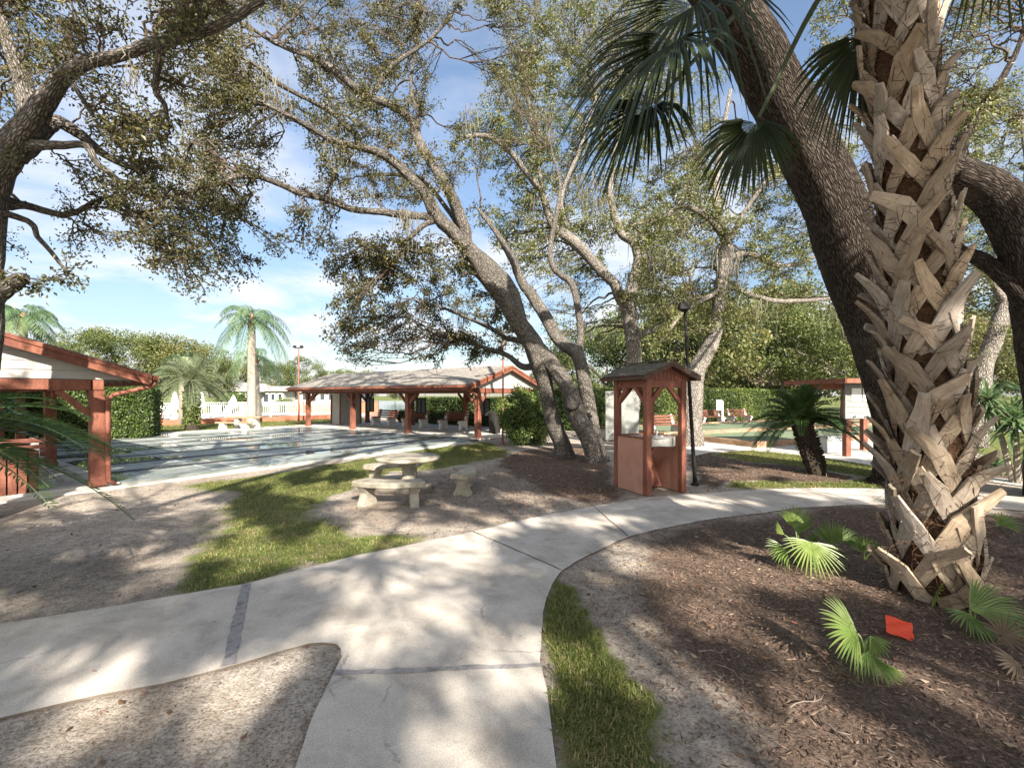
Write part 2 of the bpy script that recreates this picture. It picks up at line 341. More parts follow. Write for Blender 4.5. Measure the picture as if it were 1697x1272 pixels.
M['slab']=rough_mat('apron_concrete',[(.46,.44,.40),(.55,.53,.48)],scale=1.5,rough=.8,bump=.15,space='world',stain=((.38,.37,.34),.8),fine=(60,.3))
M['gutter']=rough_mat('gutter_concrete',[(.035,.035,.033),(.07,.068,.06)],scale=3,rough=.7,bump=.1,space='world')
M['lines']=rough_mat('court_line_paint',[(.62,.64,.62),(.7,.72,.7)],scale=6,rough=.5,bump=0)
def water_mat():
    m,nt,b=newmat('lake_water'); L=nt.links
    b.inputs['Base Color'].default_value=(.10,.17,.22,1); b.inputs['Roughness'].default_value=.12
    n=N(nt,'ShaderNodeTexNoise',Scale=1.0,Detail=4); L.new(coords(nt,'world',(1.5,.8,1)),n.inputs['Vector'])
    bp=N(nt,'ShaderNodeBump',Strength=.5,Distance=.05); L.new(n.outputs[0],bp.inputs['Height']); L.new(bp.outputs[0],b.inputs['Normal'])
    return m
M['water']=water_mat()
# ------------------------------------------------------------------ camera, light, sky
cam=bpy.data.objects.new('camera',bpy.data.cameras.new('camera')); COL.objects.link(cam)
cam.location=(0,0,H); cam.rotation_euler=(math.pi/2,0,0)
cam.data.sensor_width=36; cam.data.lens=36*F0/1697; cam.data.shift_y=(HY-636)/1697; cam.data.clip_end=3000; cam.data.clip_start=.05
SC.camera=cam
SUN_AZ=A([.34,-.94]); SUN_EL=math.radians(31)
sv=unit(A([SUN_AZ[0]*math.cos(SUN_EL)/np.linalg.norm(SUN_AZ),SUN_AZ[1]*math.cos(SUN_EL)/np.linalg.norm(SUN_AZ),math.sin(SUN_EL)]))
sun=bpy.data.lights.new('sun','SUN'); sun.energy=5.0; sun.angle=math.radians(.55); sun.color=(1,.905,.785)
so=bpy.data.objects.new('sun',sun); COL.objects.link(so); so.rotation_euler=Vector(sv).to_track_quat('Z','Y').to_euler()
w=bpy.data.worlds.new('World'); SC.world=w; w.use_nodes=True
nt=w.node_tree; L=nt.links; bg=nt.nodes['Background']
sky=N(nt,'ShaderNodeTexSky',sky_type='NISHITA'); sky.sun_disc=False; sky.sun_elevation=SUN_EL
sky.sun_rotation=math.atan2(sv[0],sv[1]); sky.air_density=1.0; sky.dust_density=.6; sky.ozone_density=1.3
tc=N(nt,'ShaderNodeTexCoord'); sx=N(nt,'ShaderNodeSeparateXYZ'); L.new(tc.outputs['Generated'],sx.inputs[0])
ad=N(nt,'ShaderNodeMath',operation='ADD'); ad.inputs[1].default_value=.16; L.new(sx.outputs[2],ad.inputs[0])
mxz=N(nt,'ShaderNodeMath',operation='MAXIMUM'); mxz.inputs[1].default_value=.05; L.new(ad.outputs[0],mxz.inputs[0])
dv=N(nt,'ShaderNodeVectorMath',operation='DIVIDE'); cb=N(nt,'ShaderNodeCombineXYZ')
for i in range(3): L.new(mxz.outputs[0],cb.inputs[i])
L.new(tc.outputs['Generated'],dv.inputs[0]); L.new(cb.outputs[0],dv.inputs[1])
cn=N(nt,'ShaderNodeTexNoise',Scale=1.5,Detail=8,Roughness=.56); cn.inputs['Distortion'].default_value=.25
mp=N(nt,'ShaderNodeMapping'); mp.inputs['Location'].default_value=(3.1,1.7,0); mp.inputs['Scale'].default_value=(1,1,.0)
L.new(dv.outputs[0],mp.inputs[0]); L.new(mp.outputs[0],cn.inputs['Vector'])
cf=ramp(nt,cn.outputs[0],[(.45,(0,0,0)),(.54,(.5,.5,.5)),(.62,(1,1,1))])
lowf=N(nt,'ShaderNodeMapRange'); lowf.inputs[1].default_value=.02; lowf.inputs[2].default_value=.75; lowf.inputs[3].default_value=1; lowf.inputs[4].default_value=.18
L.new(sx.outputs[2],lowf.inputs[0])
fm=N(nt,'ShaderNodeMath',operation='MULTIPLY'); L.new(cf,fm.inputs[0]); L.new(lowf.outputs[0],fm.inputs[1])
hsv=N(nt,'ShaderNodeHueSaturation',Saturation=.95,Value=1.0); L.new(sky.outputs[0],hsv.inputs['Color'])
bk=N(nt,'ShaderNodeMapRange'); bk.inputs[1].default_value=-.05; bk.inputs[2].default_value=-.55; L.new(sx.outputs[1],bk.inputs[0])  # brighter, unseen cloud bank added behind the camera to lift the shade
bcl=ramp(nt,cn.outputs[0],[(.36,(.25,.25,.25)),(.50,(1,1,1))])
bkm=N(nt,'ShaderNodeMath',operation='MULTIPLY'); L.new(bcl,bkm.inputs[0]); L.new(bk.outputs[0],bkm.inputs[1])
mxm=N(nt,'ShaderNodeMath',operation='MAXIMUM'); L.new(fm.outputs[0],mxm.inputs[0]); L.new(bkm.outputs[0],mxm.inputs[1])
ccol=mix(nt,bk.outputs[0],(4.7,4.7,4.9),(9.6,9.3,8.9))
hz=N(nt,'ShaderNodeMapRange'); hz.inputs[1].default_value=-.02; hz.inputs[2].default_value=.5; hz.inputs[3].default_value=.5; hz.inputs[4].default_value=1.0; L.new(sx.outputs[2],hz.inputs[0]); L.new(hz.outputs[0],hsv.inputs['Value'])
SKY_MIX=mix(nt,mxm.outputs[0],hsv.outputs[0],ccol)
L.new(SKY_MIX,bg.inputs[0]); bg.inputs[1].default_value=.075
SC.view_settings.view_transform='Standard'; SC.view_settings.look='None'; SC.view_settings.exposure=1.7; SC.view_settings.gamma=1
SC.cycles.max_bounces=7; SC.cycles.diffuse_bounces=4; SC.cycles.glossy_bounces=3; SC.cycles.transmission_bounces=4
SC.cycles.sample_clamp_indirect=6; SC.cycles.use_denoising=True; SC.cycles.caustics_reflective=False; SC.cycles.caustics_refractive=False

# ------------------------------------------------------------------ ground zones
def gpoly(pts): return A([G(*p) for p in pts])
def sdpoly(x,y,poly):
    d=np.full(x.shape,1e9); ins=np.zeros(x.shape,bool)
    n=len(poly)
    for i in range(n):
        a=poly[i]; b=poly[(i+1)%n]; e=b-a
        t=np.clip(((x-a[0])*e[0]+(y-a[1])*e[1])/max(1e-9,e@e),0,1)
        d=np.minimum(d,np.hypot(x-a[0]-t*e[0],y-a[1]-t*e[1]))
        c=((a[1]>y)!=(b[1]>y))
        if abs(e[1])>1e-12: ins^=c&(x<e[0]*(y-a[1])/e[1]+a[0])
    return np.where(ins,-d,d)
_ph=np.random.default_rng(3).uniform(0,6.28,(24,)); _dr=np.random.default_rng(4).uniform(0,6.28,(24,))
def wob(x,y,f=1.0):
    s=0
    for i in range(12):
        k=f*(.8*1.35**i); s=s+np.sin((x*math.cos(_dr[i])+y*math.sin(_dr[i]))*k+_ph[i])/(1.28**i)
    return s*.3
GRASS=[(295,803),(345,812),(385,820),(400,838),(345,872),(298,905),(275,935),(280,965),(310,980),(405,968),(590,922),(715,896),(705,884),(600,880),(530,868),(505,852),(535,832),(570,815),(600,800),(620,790),(640,778),(700,778),(760,772),(830,757),(850,748),(800,732),(700,743),(560,767),(420,787)]
GRASS2=[(908,985),(925,968),(955,985),(995,1040),(1035,1110),(1075,1170),(1100,1230),(1125,1300),(925,1300),(910,1190),(898,1090),(899,1030)]
GRASS3=[(1188,808),(1215,798),(1300,795),(1400,799),(1440,790),(1330,771),(1250,766),(1172,752),(1240,744),(1340,754),(1475,775),(1480,800),(1475,809),(1350,808)]
LAWN_L=[(200,728),(300,722),(420,714),(520,704),(600,700),(600,676),(-900,676),(-900,735),(0,738)]
LAWN_R=[(1610,745),(1640,760),(1720,790),(2600,800),(2600,690),(1560,690)]
LAWN_C=[(1120,700),(1600,690),(2600,690),(2600,669),(-1200,669),(-1200,680),(700,685)]
MULCH1=[(835,757),(880,745),(1000,735),(1015,800),(1015,822),(960,830),(900,820),(860,790)]
MULCH2=[(1145,752),(1175,752),(1250,766),(1330,771),(1440,790),(1400,799),(1300,795),(1215,798),(1188,808),(1150,800)]
MULCH3=[(1165,868),(1250,858),(1330,846),(1470,842),(1700,850),(2300,900),(2300,1600),(1420,1400),(1270,1190),(1170,1090),(1060,1010),(1040,960),(1090,900)]
MULCH4=[(1365,760),(1420,742),(1480,745),(1480,775)]
MULCH6=[(505,852),(560,812),(640,790),(760,778),(850,770),(1000,828),(900,848),(790,876),(705,882),(560,866)]
MULCH5=[(1600,770),(1640,760),(1760,790),(1760,800),(1620,790)]
for k in ('GRASS','GRASS2','GRASS3','LAWN_L','LAWN_R','LAWN_C','MULCH1','MULCH2','MULCH3','MULCH4','MULCH5','MULCH6'): globals()[k]=gpoly(globals()[k])
top=[(-900,1185),(-300,1085),(0,1035),(200,1003),(405,968),(590,921),(715,896),(790,880),(850,865),(915,852),(985,839),(1043,829),(1075,824),(1140,819),(1204,814.5),(1270,811),(1350,808.5),(1436,809.5),(1560,814),(1660,821),(1750,829),(2300,880)]
bot=[(2300,935),(1750,851),(1640,842),(1550,838),(1460,836),(1390,838),(1320,842),(1269,849.5),(1215,855.5),(1172,861.5),(1101,875),(1050,887),(1024,896),(990,913),(956,930),(931,946),(916,967),(903,1000),(896,1050),(895,1095),(903,1142),(911,1197),(925,1290),(960,1500)]
notch=[(430,1500),(485,1290),(513,1203),(522,1180),(542,1138),(556,1110),(566,1089),(566,1075),(556,1067),(535,1065),(513,1067.5),(464,1080),(400,1099.5),(274,1132),(161,1153),(0,1190),(-300,1262),(-900,1420)]
PATHP=gpoly(top+bot+notch)
def sm(d,w): 
    t=np.clip(.5-d/w,0,1); return t*t*(3-2*t)
def grass_mask(x,y):
    wv=wob(x,y,1.6); g=sm(sdpoly(x,y,GRASS)+.30*wv+.26*wob(x,y+5,4.2),.9)
    for q,wd in ((GRASS2,.28),(GRASS3,.6)): g=np.maximum(g,sm(sdpoly(x,y,q)+.12*wv+.12*wob(x,y+5,6.0),wd))
    for q in (LAWN_L,LAWN_R,LAWN_C): g=np.maximum(g,sm(sdpoly(x,y,q)+.2*wv,1.2))
    return np.maximum(g,np.clip((np.hypot(x,y)-60)/10,0,1))
def mulch_mask(x,y):
    wv=wob(x+9,y,1.3); m=0
    for q,wd in ((MULCH1,.9),(MULCH2,.4),(MULCH3,1.7),(MULCH4,.4),(MULCH5,.5)): m=np.maximum(m,sm(sdpoly(x,y,q)+.3*wv+.22*wob(x,y+3,3.7),wd))
    m=np.maximum(m,.46*sm(sdpoly(x,y,MULCH6)+.2*wv,.9))
    m=m*(1-grass_mask(x,y))
    return np.maximum(m,.75*sm(np.abs(sdpoly(x,y,PATHP))-.03,.14))
def gz(x,y): return -.012+.006*wob(x*1.0,y,1.1)+.014*sm(sdpoly(x,y,PATHP)-.05,.22)*(sdpoly(x,y,PATHP)>-.02)
def axis(lo,hi,st,far,g=1.22):
    a=list(np.arange(lo,hi+1e-6,st)); d=st
    while a[-1]<far: d*=g; a.append(a[-1]+d)
    d=st; b=[]
    q=lo
    while q>-far: d*=g; q-=d; b.append(q)
    return A(b[::-1]+a)
gx=axis(-11,13,.075,900); gy=axis(1.2,19,.075,900)
X,Y=np.meshgrid(gx,gy); nx,ny=len(gx),len(gy)
i=np.arange(ny-1)[:,None]*nx; j=np.arange(nx-1)[None]
Q=np.stack([i+j,i+j+1,i+nx+j+1,i+nx+j],2).reshape(-1,4)
gb=MB(); gb.add(np.stack([X,Y,gz(X,Y)],2).reshape(-1,3),Q)
def ground_mat():
    m,nt,b=newmat('ground_soil'); L=nt.links
    W1=coords(nt,'world',1.0)
    def nz(s,d=6,r=.62):
        n=N(nt,'ShaderNodeTexNoise',Scale=s,Detail=d,Roughness=r); L.new(W1,n.inputs['Vector']); return n.outputs[0]
    big=nz(.9,6); mid=nz(9,7,.7); fine=nz(60,5,.75); vf=nz(170,3,.7)
    sand=ramp(nt,big,[(.3,(.27,.23,.19)),(.5,(.36,.32,.272)),(.7,(.44,.40,.35))])
    sand=mix(nt,.75,sand,ramp(nt,mid,[(.35,(.30,.28,.26)),(.5,(.5,.5,.5)),(.62,(.6,.6,.6))]),'OVERLAY')
    sand=mix(nt,.8,sand,ramp(nt,fine,[(.36,(.14,.12,.1)),(.5,(.5,.5,.5)),(.65,(.68,.68,.68))]),'OVERLAY')
    lit=ramp(nt,nz(38,6,.8),[(.56,(0,0,0)),(.66,(.8,.8,.8))])
    sand=mix(nt,lit,sand,(.12,.085,.06))
    mul=ramp(nt,fine,[(.32,(.045,.034,.027)),(.5,(.13,.098,.078)),(.68,(.24,.185,.145))])
    mul=mix(nt,.6,mul,ramp(nt,mid,[(.35,(.3,.28,.27)),(.65,(.66,.62,.6))]),'OVERLAY')
    gr=ramp(nt,mid,[(.3,(.06,.085,.024)),(.5,(.115,.145,.042)),(.7,(.195,.205,.08))])
    gr=mix(nt,ramp(nt,nz(2.6,6,.7),[(.48,(0,0,0)),(.66,(.8,.8,.8))]),gr,(.20,.165,.105))
    gr=mix(nt,.8,gr,ramp(nt,vf,[(.35,(.22,.22,.22)),(.65,(.74,.74,.72))]),'OVERLAY')
    gr=mix(nt,.5,gr,ramp(nt,nz(.35,5),[(.3,(.4,.42,.4)),(.7,(.62,.6,.5))]),'OVERLAY')
    ag=N(nt,'ShaderNodeAttribute',attribute_name='grass'); am=N(nt,'ShaderNodeAttribute',attribute_name='mulch')
    def edge(a):
        q=N(nt,'ShaderNodeMath',operation='MULTIPLY_ADD'); L.new(mid,q.inputs[0]); q.inputs[1].default_value=1.1
        L.new(a.outputs['Fac'],q.inputs[2]); return ramp(nt,q.outputs[0],[(.72,(0,0,0)),(1.12,(1,1,1))])
    def edge2(a):
        q=N(nt,'ShaderNodeMath',operation='ADD'); L.new(a.outputs['Fac'],q.inputs[0])
        s=N(nt,'ShaderNodeMath',operation='MULTIPLY_ADD'); L.new(mid,s.inputs[0]); s.inputs[1].default_value=.9; s.inputs[2].default_value=-.45
        L.new(s.outputs[0],q.inputs[1]); return ramp(nt,q.outputs[0],[(.35,(0,0,0)),(.65,(1,1,1))])
    c=mix(nt,edge2(am),sand,mul); c=mix(nt,edge2(ag),c,gr)
    L.new(c,b.inputs['Base Color']); b.inputs['Roughness'].default_value=.95; b.inputs['Specular IOR Level'].default_value=.12
    h=N(nt,'ShaderNodeMath',operation='MULTIPLY_ADD'); L.new(fine,h.inputs[0]); h.inputs[1].default_value=.5; L.new(mid,h.inputs[2])
    bp=N(nt,'ShaderNodeBump',Strength=.8,Distance=.03); L.new(h.outputs[0],bp.inputs['Height']); L.new(bp.outputs[0],b.inputs['Normal'])
    return m
M['ground']=ground_mat()
go=gb.build('ground',M['ground'],smooth=True); tag(go,kind='structure')
gm=grass_mask(X.ravel(),Y.ravel()); mm_=mulch_mask(X.ravel(),Y.ravel())
for nm,v in (('grass',gm),('mulch',mm_)):
    at=go.data.attributes.new(nm,'FLOAT','POINT'); at.data.foreach_set('value',v.astype(np.float32))

# ------------------------------------------------------------------ sidewalk
def resample(poly,st=.12,closed=True):
    poly=A(poly); out=[]
    n=len(poly)
    for k in range(n if closed else n-1):
        a,b=poly[k],poly[(k+1)%n]; m=max(1,int(np.linalg.norm(b-a)/st)); m=min(m,60)
        out+= [a+(b-a)*t/m for t in range(m)]
    return A(out)
def slab(name,pts,z,t,mat,world=False,jit=0):
    p=A(pts) if world else gpoly(pts)
    if jit:
        p=resample(p,.15); p=p+rng.normal(0,jit,p.shape)
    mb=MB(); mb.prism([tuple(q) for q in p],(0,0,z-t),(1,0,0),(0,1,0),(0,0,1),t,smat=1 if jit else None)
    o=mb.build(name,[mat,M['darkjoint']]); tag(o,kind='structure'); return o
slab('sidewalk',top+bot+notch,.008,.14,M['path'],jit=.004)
def strip(name,a,b,w,mat,z=.012):
    a=G(*a); b=G(*b); m=max(3,int(np.linalg.norm(b-a)/.06)); d=unit(b-a); n=A([-d[1],d[0]])
    t=np.linspace(0,1,m)[:,None]; c=a+(b-a)*t+n*rng.normal(0,.004,(m,1)); ww=w/2*(1+rng.normal(0,.12,(m,1)))
    l=c+n*ww; r=c-n*ww
    V=np.vstack([np.c_[l,np.full(m,z)],np.c_[r,np.full(m,z)]])
    q=[[k,k+m,k+m+1,k+1] for k in range(m-1)]
    mb=MB(); mb.add(V,q); return tag(mb.build(name,mat),kind='structure')
strip('path_joint_filler',(408,969),(379,1104),.075,M['joint'])
strip('path_joint_filler',(553,1117),(896,1104),.05,M['joint'])
for a,b in (((783,881),(930,945)),((983,839),(1041,889)),((1163,818),(1263,849)),((1337,809.5),(1440,835))): strip('path_joint',a,b,.016,M['darkjoint'])
# second walk in front of the bocce courts and crossing walks on the right
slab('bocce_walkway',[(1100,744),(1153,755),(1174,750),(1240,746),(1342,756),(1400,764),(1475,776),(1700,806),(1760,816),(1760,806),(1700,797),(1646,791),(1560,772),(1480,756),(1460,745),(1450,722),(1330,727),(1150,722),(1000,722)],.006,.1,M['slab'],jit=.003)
slab('driveway',[(1600,716),(1640,712),(1760,720),(2400,760),(2400,745),(1760,708),(1600,706)],.012,.1,M['slab'])

# ------------------------------------------------------------------ shuffleboard courts
ev=unit(A([.81,-.587])); eu=A([.587,.81]); eu=unit(eu-ev*(eu@ev))
R0=A([-1.32,17.6]); L0=A([-7.65,8.38])
def UV(u,v): return eu*u+ev*v
uL=L0@eu; uR=R0@eu; vN=-11.08
def quad(u0,u1,v0,v1): return [UV(u0,v0),UV(u1,v0),UV(u1,v1),UV(u0,v1)]
slab('court_slab',quad(uL-6.5,uR+4.9,vN,-24.6),.006,.06,M['gutter'],world=True)
vl=[vN-.004,-12.62,-14.15,-15.7,-17.25,-18.8,-20.35,-21.9,-23.4]
for k in range(8):
    slab('court_lane',quad(uL+.35,uR-.3,vl[k]-(.002 if k else 0),vl[k+1]+.002),.05,.04,M['court'],world=True)
for k in range(1,8): slab('court_gutter',quad(uL+.5,uR-.45,vl[k]+.16,vl[k]-.16),.053,.01,M['gutter'],world=True)
slab('pavilion_floor',quad(uR-.28,uR+4.85,vN-.006,-24.55),.052,.045,M['slab'],world=True)
slab('court_apron',quad(uL-6.4,uL+.33,vN-.006,-24.55),.052,.045,M['slab'],world=True)
slab('far_walkway',quad(uL+.35,uR-.3,-23.45,-24.55),.05,.04,M['slab'],world=True)
slab('court_edge_walk',quad(uL-6.4,uR-.9,vN+.28,vN+.004),.014,.06,M['slab'],world=True)
mk=MB()
for k in range(8):
    a,b=vl[k]-.15,vl[k+1]+.15; c=(a+b)/2
    for s in (1,-1):
        u0=uL+2.0 if s>0 else uR-2.0
        for du in (0,.5,1.6,2.5,3.6):
            hw=(a-b)/2*(1-du/4.2)
            p=[UV(u0+s*du,c-hw),UV(u0+s*du+.035,c-hw),UV(u0+s*du+.035,c+hw),UV(u0+s*du,c+hw)]
            mk.add([(*q,.054) for q in p],[[0,1,2,3]])
        for sg in (1,-1):
            p=[UV(u0,c+sg*(a-b)/2),UV(u0,c+sg*((a-b)/2-.03)),UV(u0+s*3.6,c+sg*.09),UV(u0+s*3.6,c+sg*.12)]
            mk.add([(*q,.055) for q in p],[[0,1,2,3]])
tag(mk.build('court_marking',M['lines']),kind='structure')

# ------------------------------------------------------------------ pavilions
def E3(v): return A([v[0],v[1],0.])
def pavilion(o2,ex,ey,name,label,left=False):
    ex=E3(ex); ey=E3(ey); ez=A([0,0,1.]); O=A([*o2,0.]); R=np.stack([ex,ey,ez],1)
    t=thing(name,label,'pavilion',(*o2,0))
    W=lambda x,y,z: O+ex*x+ey*y+ez*z
    D=3.8; yr=1.9; y0,y1=-.75,4.55; x0,x1=-12.75,.22; zr=2.92; ze=2.07; sl=(zr-ze)/(yr-y0)
    # roof: two shingled slopes with thickness
    rb=MB()
    for ya in (y0,y1):
        pts=[W(x0,ya,ze),W(x1,ya,ze),W(x1,yr,zr),W(x0,yr,zr)]
        s=np.linalg.norm(pts[3]-pts[0])
        n=unit(np.cross(pts[1]-pts[0],pts[3]-pts[0])); n=n if n[2]>0 else -n
        rb.add(pts+[q+n*.05 for q in pts],[[0,1,2,3],[7,6,5,4],[0,1,5,4],[1,2,6,5],[2,3,7,6],[3,0,4,7]],bark=[(0,0,0),(x1-x0,0,0),(x1-x0,s,0),(0,s,0)]*2)
    rb.build('roof',M['shingle'],t)
    # fascia and rake boards
    fb=MB()
    for ya in (y0,y1): fb.beam(W(x0,ya+(.03 if ya<0 else -.03),ze-.09),W(x1,ya+(.03 if ya<0 else -.03),ze-.09),.045,.17)
    fb.build('fascia',M['red'],t,bevel=.004)
    for xa in (x0,x1):
        rk=MB()
        for ya in (y0,y1):
            rk.beam(W(xa+.025,ya,ze-.075),W(xa+.025,yr,zr-.075),.05,.19,up=ez)
            rk.beam(W(xa+.06*(1 if xa>0 else -1),ya,ze-.01),W(xa+.06*(1 if xa>0 else -1),yr,zr-.01),.03,.07,up=ez)
        rk.build('rake_board',M['red'],t,bevel=.004)
    # gable siding
    for xa in (x0+.2,x1-.2):
        gbd=MB(); zb=1.99; hz=.15; z=zb
        while z<zr-.1:
            zt=min(z+hz,zr-.06)
            hb=(zr-.06-z)/sl; ht=(zr-.06-zt)/sl
            lo=lambda h: max(yr-h,y0+.1); hi=lambda h: min(yr+h,y1-.1)
            sgn=1 if xa>0 else -1
            f=[W(xa+.02*sgn,lo(hb),z+.004),W(xa+.02*sgn,hi(hb),z+.004),W(xa+.006*sgn,hi(ht),zt),W(xa+.006*sgn,lo(ht),zt)]
            k=[q-ex*.02*sgn*1.6 for q in f]
            gbd.add(f+k,[[0,1,2,3],[7,6,5,4],[0,1,5,4],[1,2,6,5],[2,3,7,6],[3,0,4,7]])
            z+=hz
        gbd.build('gable_siding',M['siding'],t)
    # beams
    for nm,a,b in (('beam',W(x0+.2,0,1.89),W(.12,0,1.89)),('beam',W(x0+.2,D,1.89),W(.12,D,1.89)),('beam',W(0,.09,1.891),W(0,D-.09,1.891)),('beam',W(-12,.09,1.891),W(-12,D-.09,1.891)),('beam',W(-4,.09,1.891),W(-4,D-.09,1.891)),('beam',W(-8,.09,1.891),W(-8,D-.09,1.891))):
        mb=MB(); mb.beam(a,b,.15,.18); mb.build(nm,M['red'],t,bevel=.006)
    xs=(0,-4,-8,-12)
    for x in xs:
        for y in (0,D):
            mb=MB(); mb.box(W(x,y,.915),(.2,.2,1.77),R); mb.box(W(x,y,.09),(.25,.25,.08),R); mb.build('post',M['red'],t,bevel=.01)
            for dx in (1,-1):
                if (x==0 and dx>0) or (x==-12 and dx<0): continue
                mb=MB(); mb.beam(W(x+.1*dx,y,1.36),W(x+.52*dx,y,1.79),.09,.1); mb.build('brace',M['red'],t,bevel=.004)
            dy=1 if y==0 else -1
            if x in (0,-12):
                mb=MB(); mb.beam(W(x,y+.1*dy,1.36),W(x,y+.52*dy,1.79),.09,.1); mb.build('brace',M['red'],t,bevel=.004)
            # outlooker brace carrying the eave
    # rafters underside
    mb=MB()
    for x in np.arange(x0+.5,x1,.61):
        for ya in (y0,y1): mb.beam(W(x,ya*1.0+(.06 if ya<0 else -.06),ze-.06),W(x,yr,zr-.07),.045,.1)
    mb.build('rafter_frame',M['siding'],t)
    # gutter and downspout
    gy_=y0-.075
    g=MB(); g.beam(W(x0,gy_,ze-.03),W(x1+.04,gy_,ze-.03),.10,.1); g.build('gutter',M['red'],t,bevel=.02)
    for x in ((.0,) if left else (-12.0,)):
        d=MB(); ox=.16
        d.tube([W(ox,gy_,ze-.05),W(ox,gy_,ze-.14),W(ox,gy_+.06,ze-.2),W(ox,-.2,ze-.36),W(ox-.02,-.13,ze-.44),W(ox-.02,-.13,.9),W(ox-.02,-.13,.12),W(ox-.02,-.24,.07)],.042,8)
        d.build('downspout',M['red'],t,smooth=True)
    return t,W,R
def pav_right():
    t,W,R=pavilion(R0,ev,eu,'shuffleboard_pavilion','open pavilion with grey shingle roof and red posts beyond the green courts')
    ex,ey=R[:,0],R[:,1]
    # storage room at the far end
    mb=MB(); mb.box(W(-12.13,2.43,.9),(.94,1.35,1.78),R); s=mb.build('storage_room',M['siding'],t)
    for x in (-12.56,-11.69):
        mb=MB(); mb.box(W(x,1.73,.92),(.09,.05,1.74),R); mb.build('trim_board',M['red'],t)
    mb=MB(); mb.box(W(-11.64,3.06,.93),(.05,.1,1.72),R); mb.build('trim_board',M['red'],t)
    for y in (2.0,3.3):
        pass
    # small gable lattice shadow battens
    mb=MB()
    for k in range(-2,3): mb.beam(W(.245,1.9+k*.6,2.0),W(.245,1.9+k*.6,2.86-abs(k)*.2),.02,.012,up=ex)
    return t,W,R
PR,WR,RR=pav_right()
PL,WL,RL=pavilion(L0,ev,-eu,'shuffleboard_pavilion','nearer pavilion at the left edge, red corner post, white gable boards',left=True)
# scoreboards hanging at the back of the far pavilion
def scoreboard(x,y,label):
    t=thing('scoreboard',label,'scoreboard',WR(x,y,1.15),group='dark scoreboards hung at the back of the pavilion')
    mb=MB(); mb.box(WR(x,y,1.2),(.6,.04,.72),RR); mb.build('panel',M['board'],t)
    mb=MB()
    for z in (.84,1.56): mb.beam(WR(x-.32,y-.035,z),WR(x+.32,y-.035,z),.05,.04)
    for q in (-.3,0,.3): mb.beam(WR(x+q,y-.036,.84),WR(x+q,y-.036,1.56),.04,.05)
    mb.build('frame',M['black'],t)
    mb=MB()
    for k in range(1,7): mb.beam(WR(x-.29,y-.024,.84+k*.1),WR(x+.29,y-.024,.84+k*.1),.006,.008)
    for q in np.arange(-.2,.21,.1): mb.beam(WR(x+q,y-.0245,.86),WR(x+q,y-.0245,1.54),.006,.006)
    mb.build('score_grid',M['plastic'],t)
    mb=MB()
    for q in (-.25,.25): mb.tube([WR(x+q,y,1.56),WR(x+q,y,1.82)],.012,6)
    mb.build('hanger',M['black'],t)
scoreboard(-9.3,2.0,'dark scoreboard nearest the pale storage room')
scoreboard(-5.3,2.0,'dark scoreboard hanging above the full red slat bench')
scoreboard(-1.3,2.0,'dark scoreboard at the gable end next to the round shrub')

# ------------------------------------------------------------------ benches with concrete ends
def bench_proto():
    t=thing('bench','x','bench')
    prof=[(-.30,0),(-.16,0),(-.12,.12),(.10,.12),(.16,0),(.28,0),(.24,.2),(.22,.38),(.30,.62),(.36,.84),(.29,.88),(.20,.66),(.12,.44),(-.22,.44),(-.33,.40),(-.33,.33),(-.25,.30),(-.24,.15)]
    for s in (-1,1):
        mb=MB(); mb.prism(prof,(s*.66-.045,0,0),(0,1,0),(0,0,1),(1,0,0),.09); mb.build('leg',M['paleconcrete'],t,bevel=.012)
    sb=MB()
    for k in range(4): sb.box((0,-.23+k*.105,.462),(1.62,.085,.035))
    sb.build('seat',M['red_wood'],t,bevel=.005)
    bb=MB()
    for k in range(3):
        z=.56+k*.12; y=.155+(z-.45)*.30
        bb.box((0,y,z),(1.62,.035,.085),A([[1,0,0],[0,math.cos(-.3),-math.sin(-.3)],[0,math.sin(-.3),math.cos(-.3)]]))
    bb.build('backrest',M['red_wood'],t,bevel=.005)
    return t
BENCH=bench_proto(); BENCH_USED=[False]
def bench(loc,rz,label,group=None):
    if not BENCH_USED[0]:
        BENCH_USED[0]=True; b=BENCH; b.location=Vector([float(q) for q in loc]); b.rotation_euler=(0,0,rz); b['label']=label
        if group: b['group']=group
        return b
    return dup(BENCH,loc,rz,label,group=group)
av=math.atan2(ev[1],ev[0])
GB='red slat benches with concrete ends'
for x,lab in ((-9.1,'red slat bench beside the storage room wall'),(-6.6,'red slat bench in front of the lake gap, second from the storage room'),(-3.9,'fully visible red slat bench in front of the dark hedge')):
    p=WR(x,2.75,.052); bench(p,av,lab,GB)
bench((*G(985,726),0),av+2.4,'white ended bench partly hidden behind the twin oak trunks',GB)
bench((*G(1098,722),.016),.35,'red slat bench seen through the open sides of the fountain shelter',GB)
bench((11.7,26.7,0),.25,'bench at the hedge just right of the black pole',GB)
bench((14.0,28.0,0),.35,'red slat bench with white scrolled ends right of the small sign post',GB)
tag(bench((*WL(-.9,1.3,.052),),av+math.pi/2,'bench under the near pavilion behind the fern fronds at left',GB))

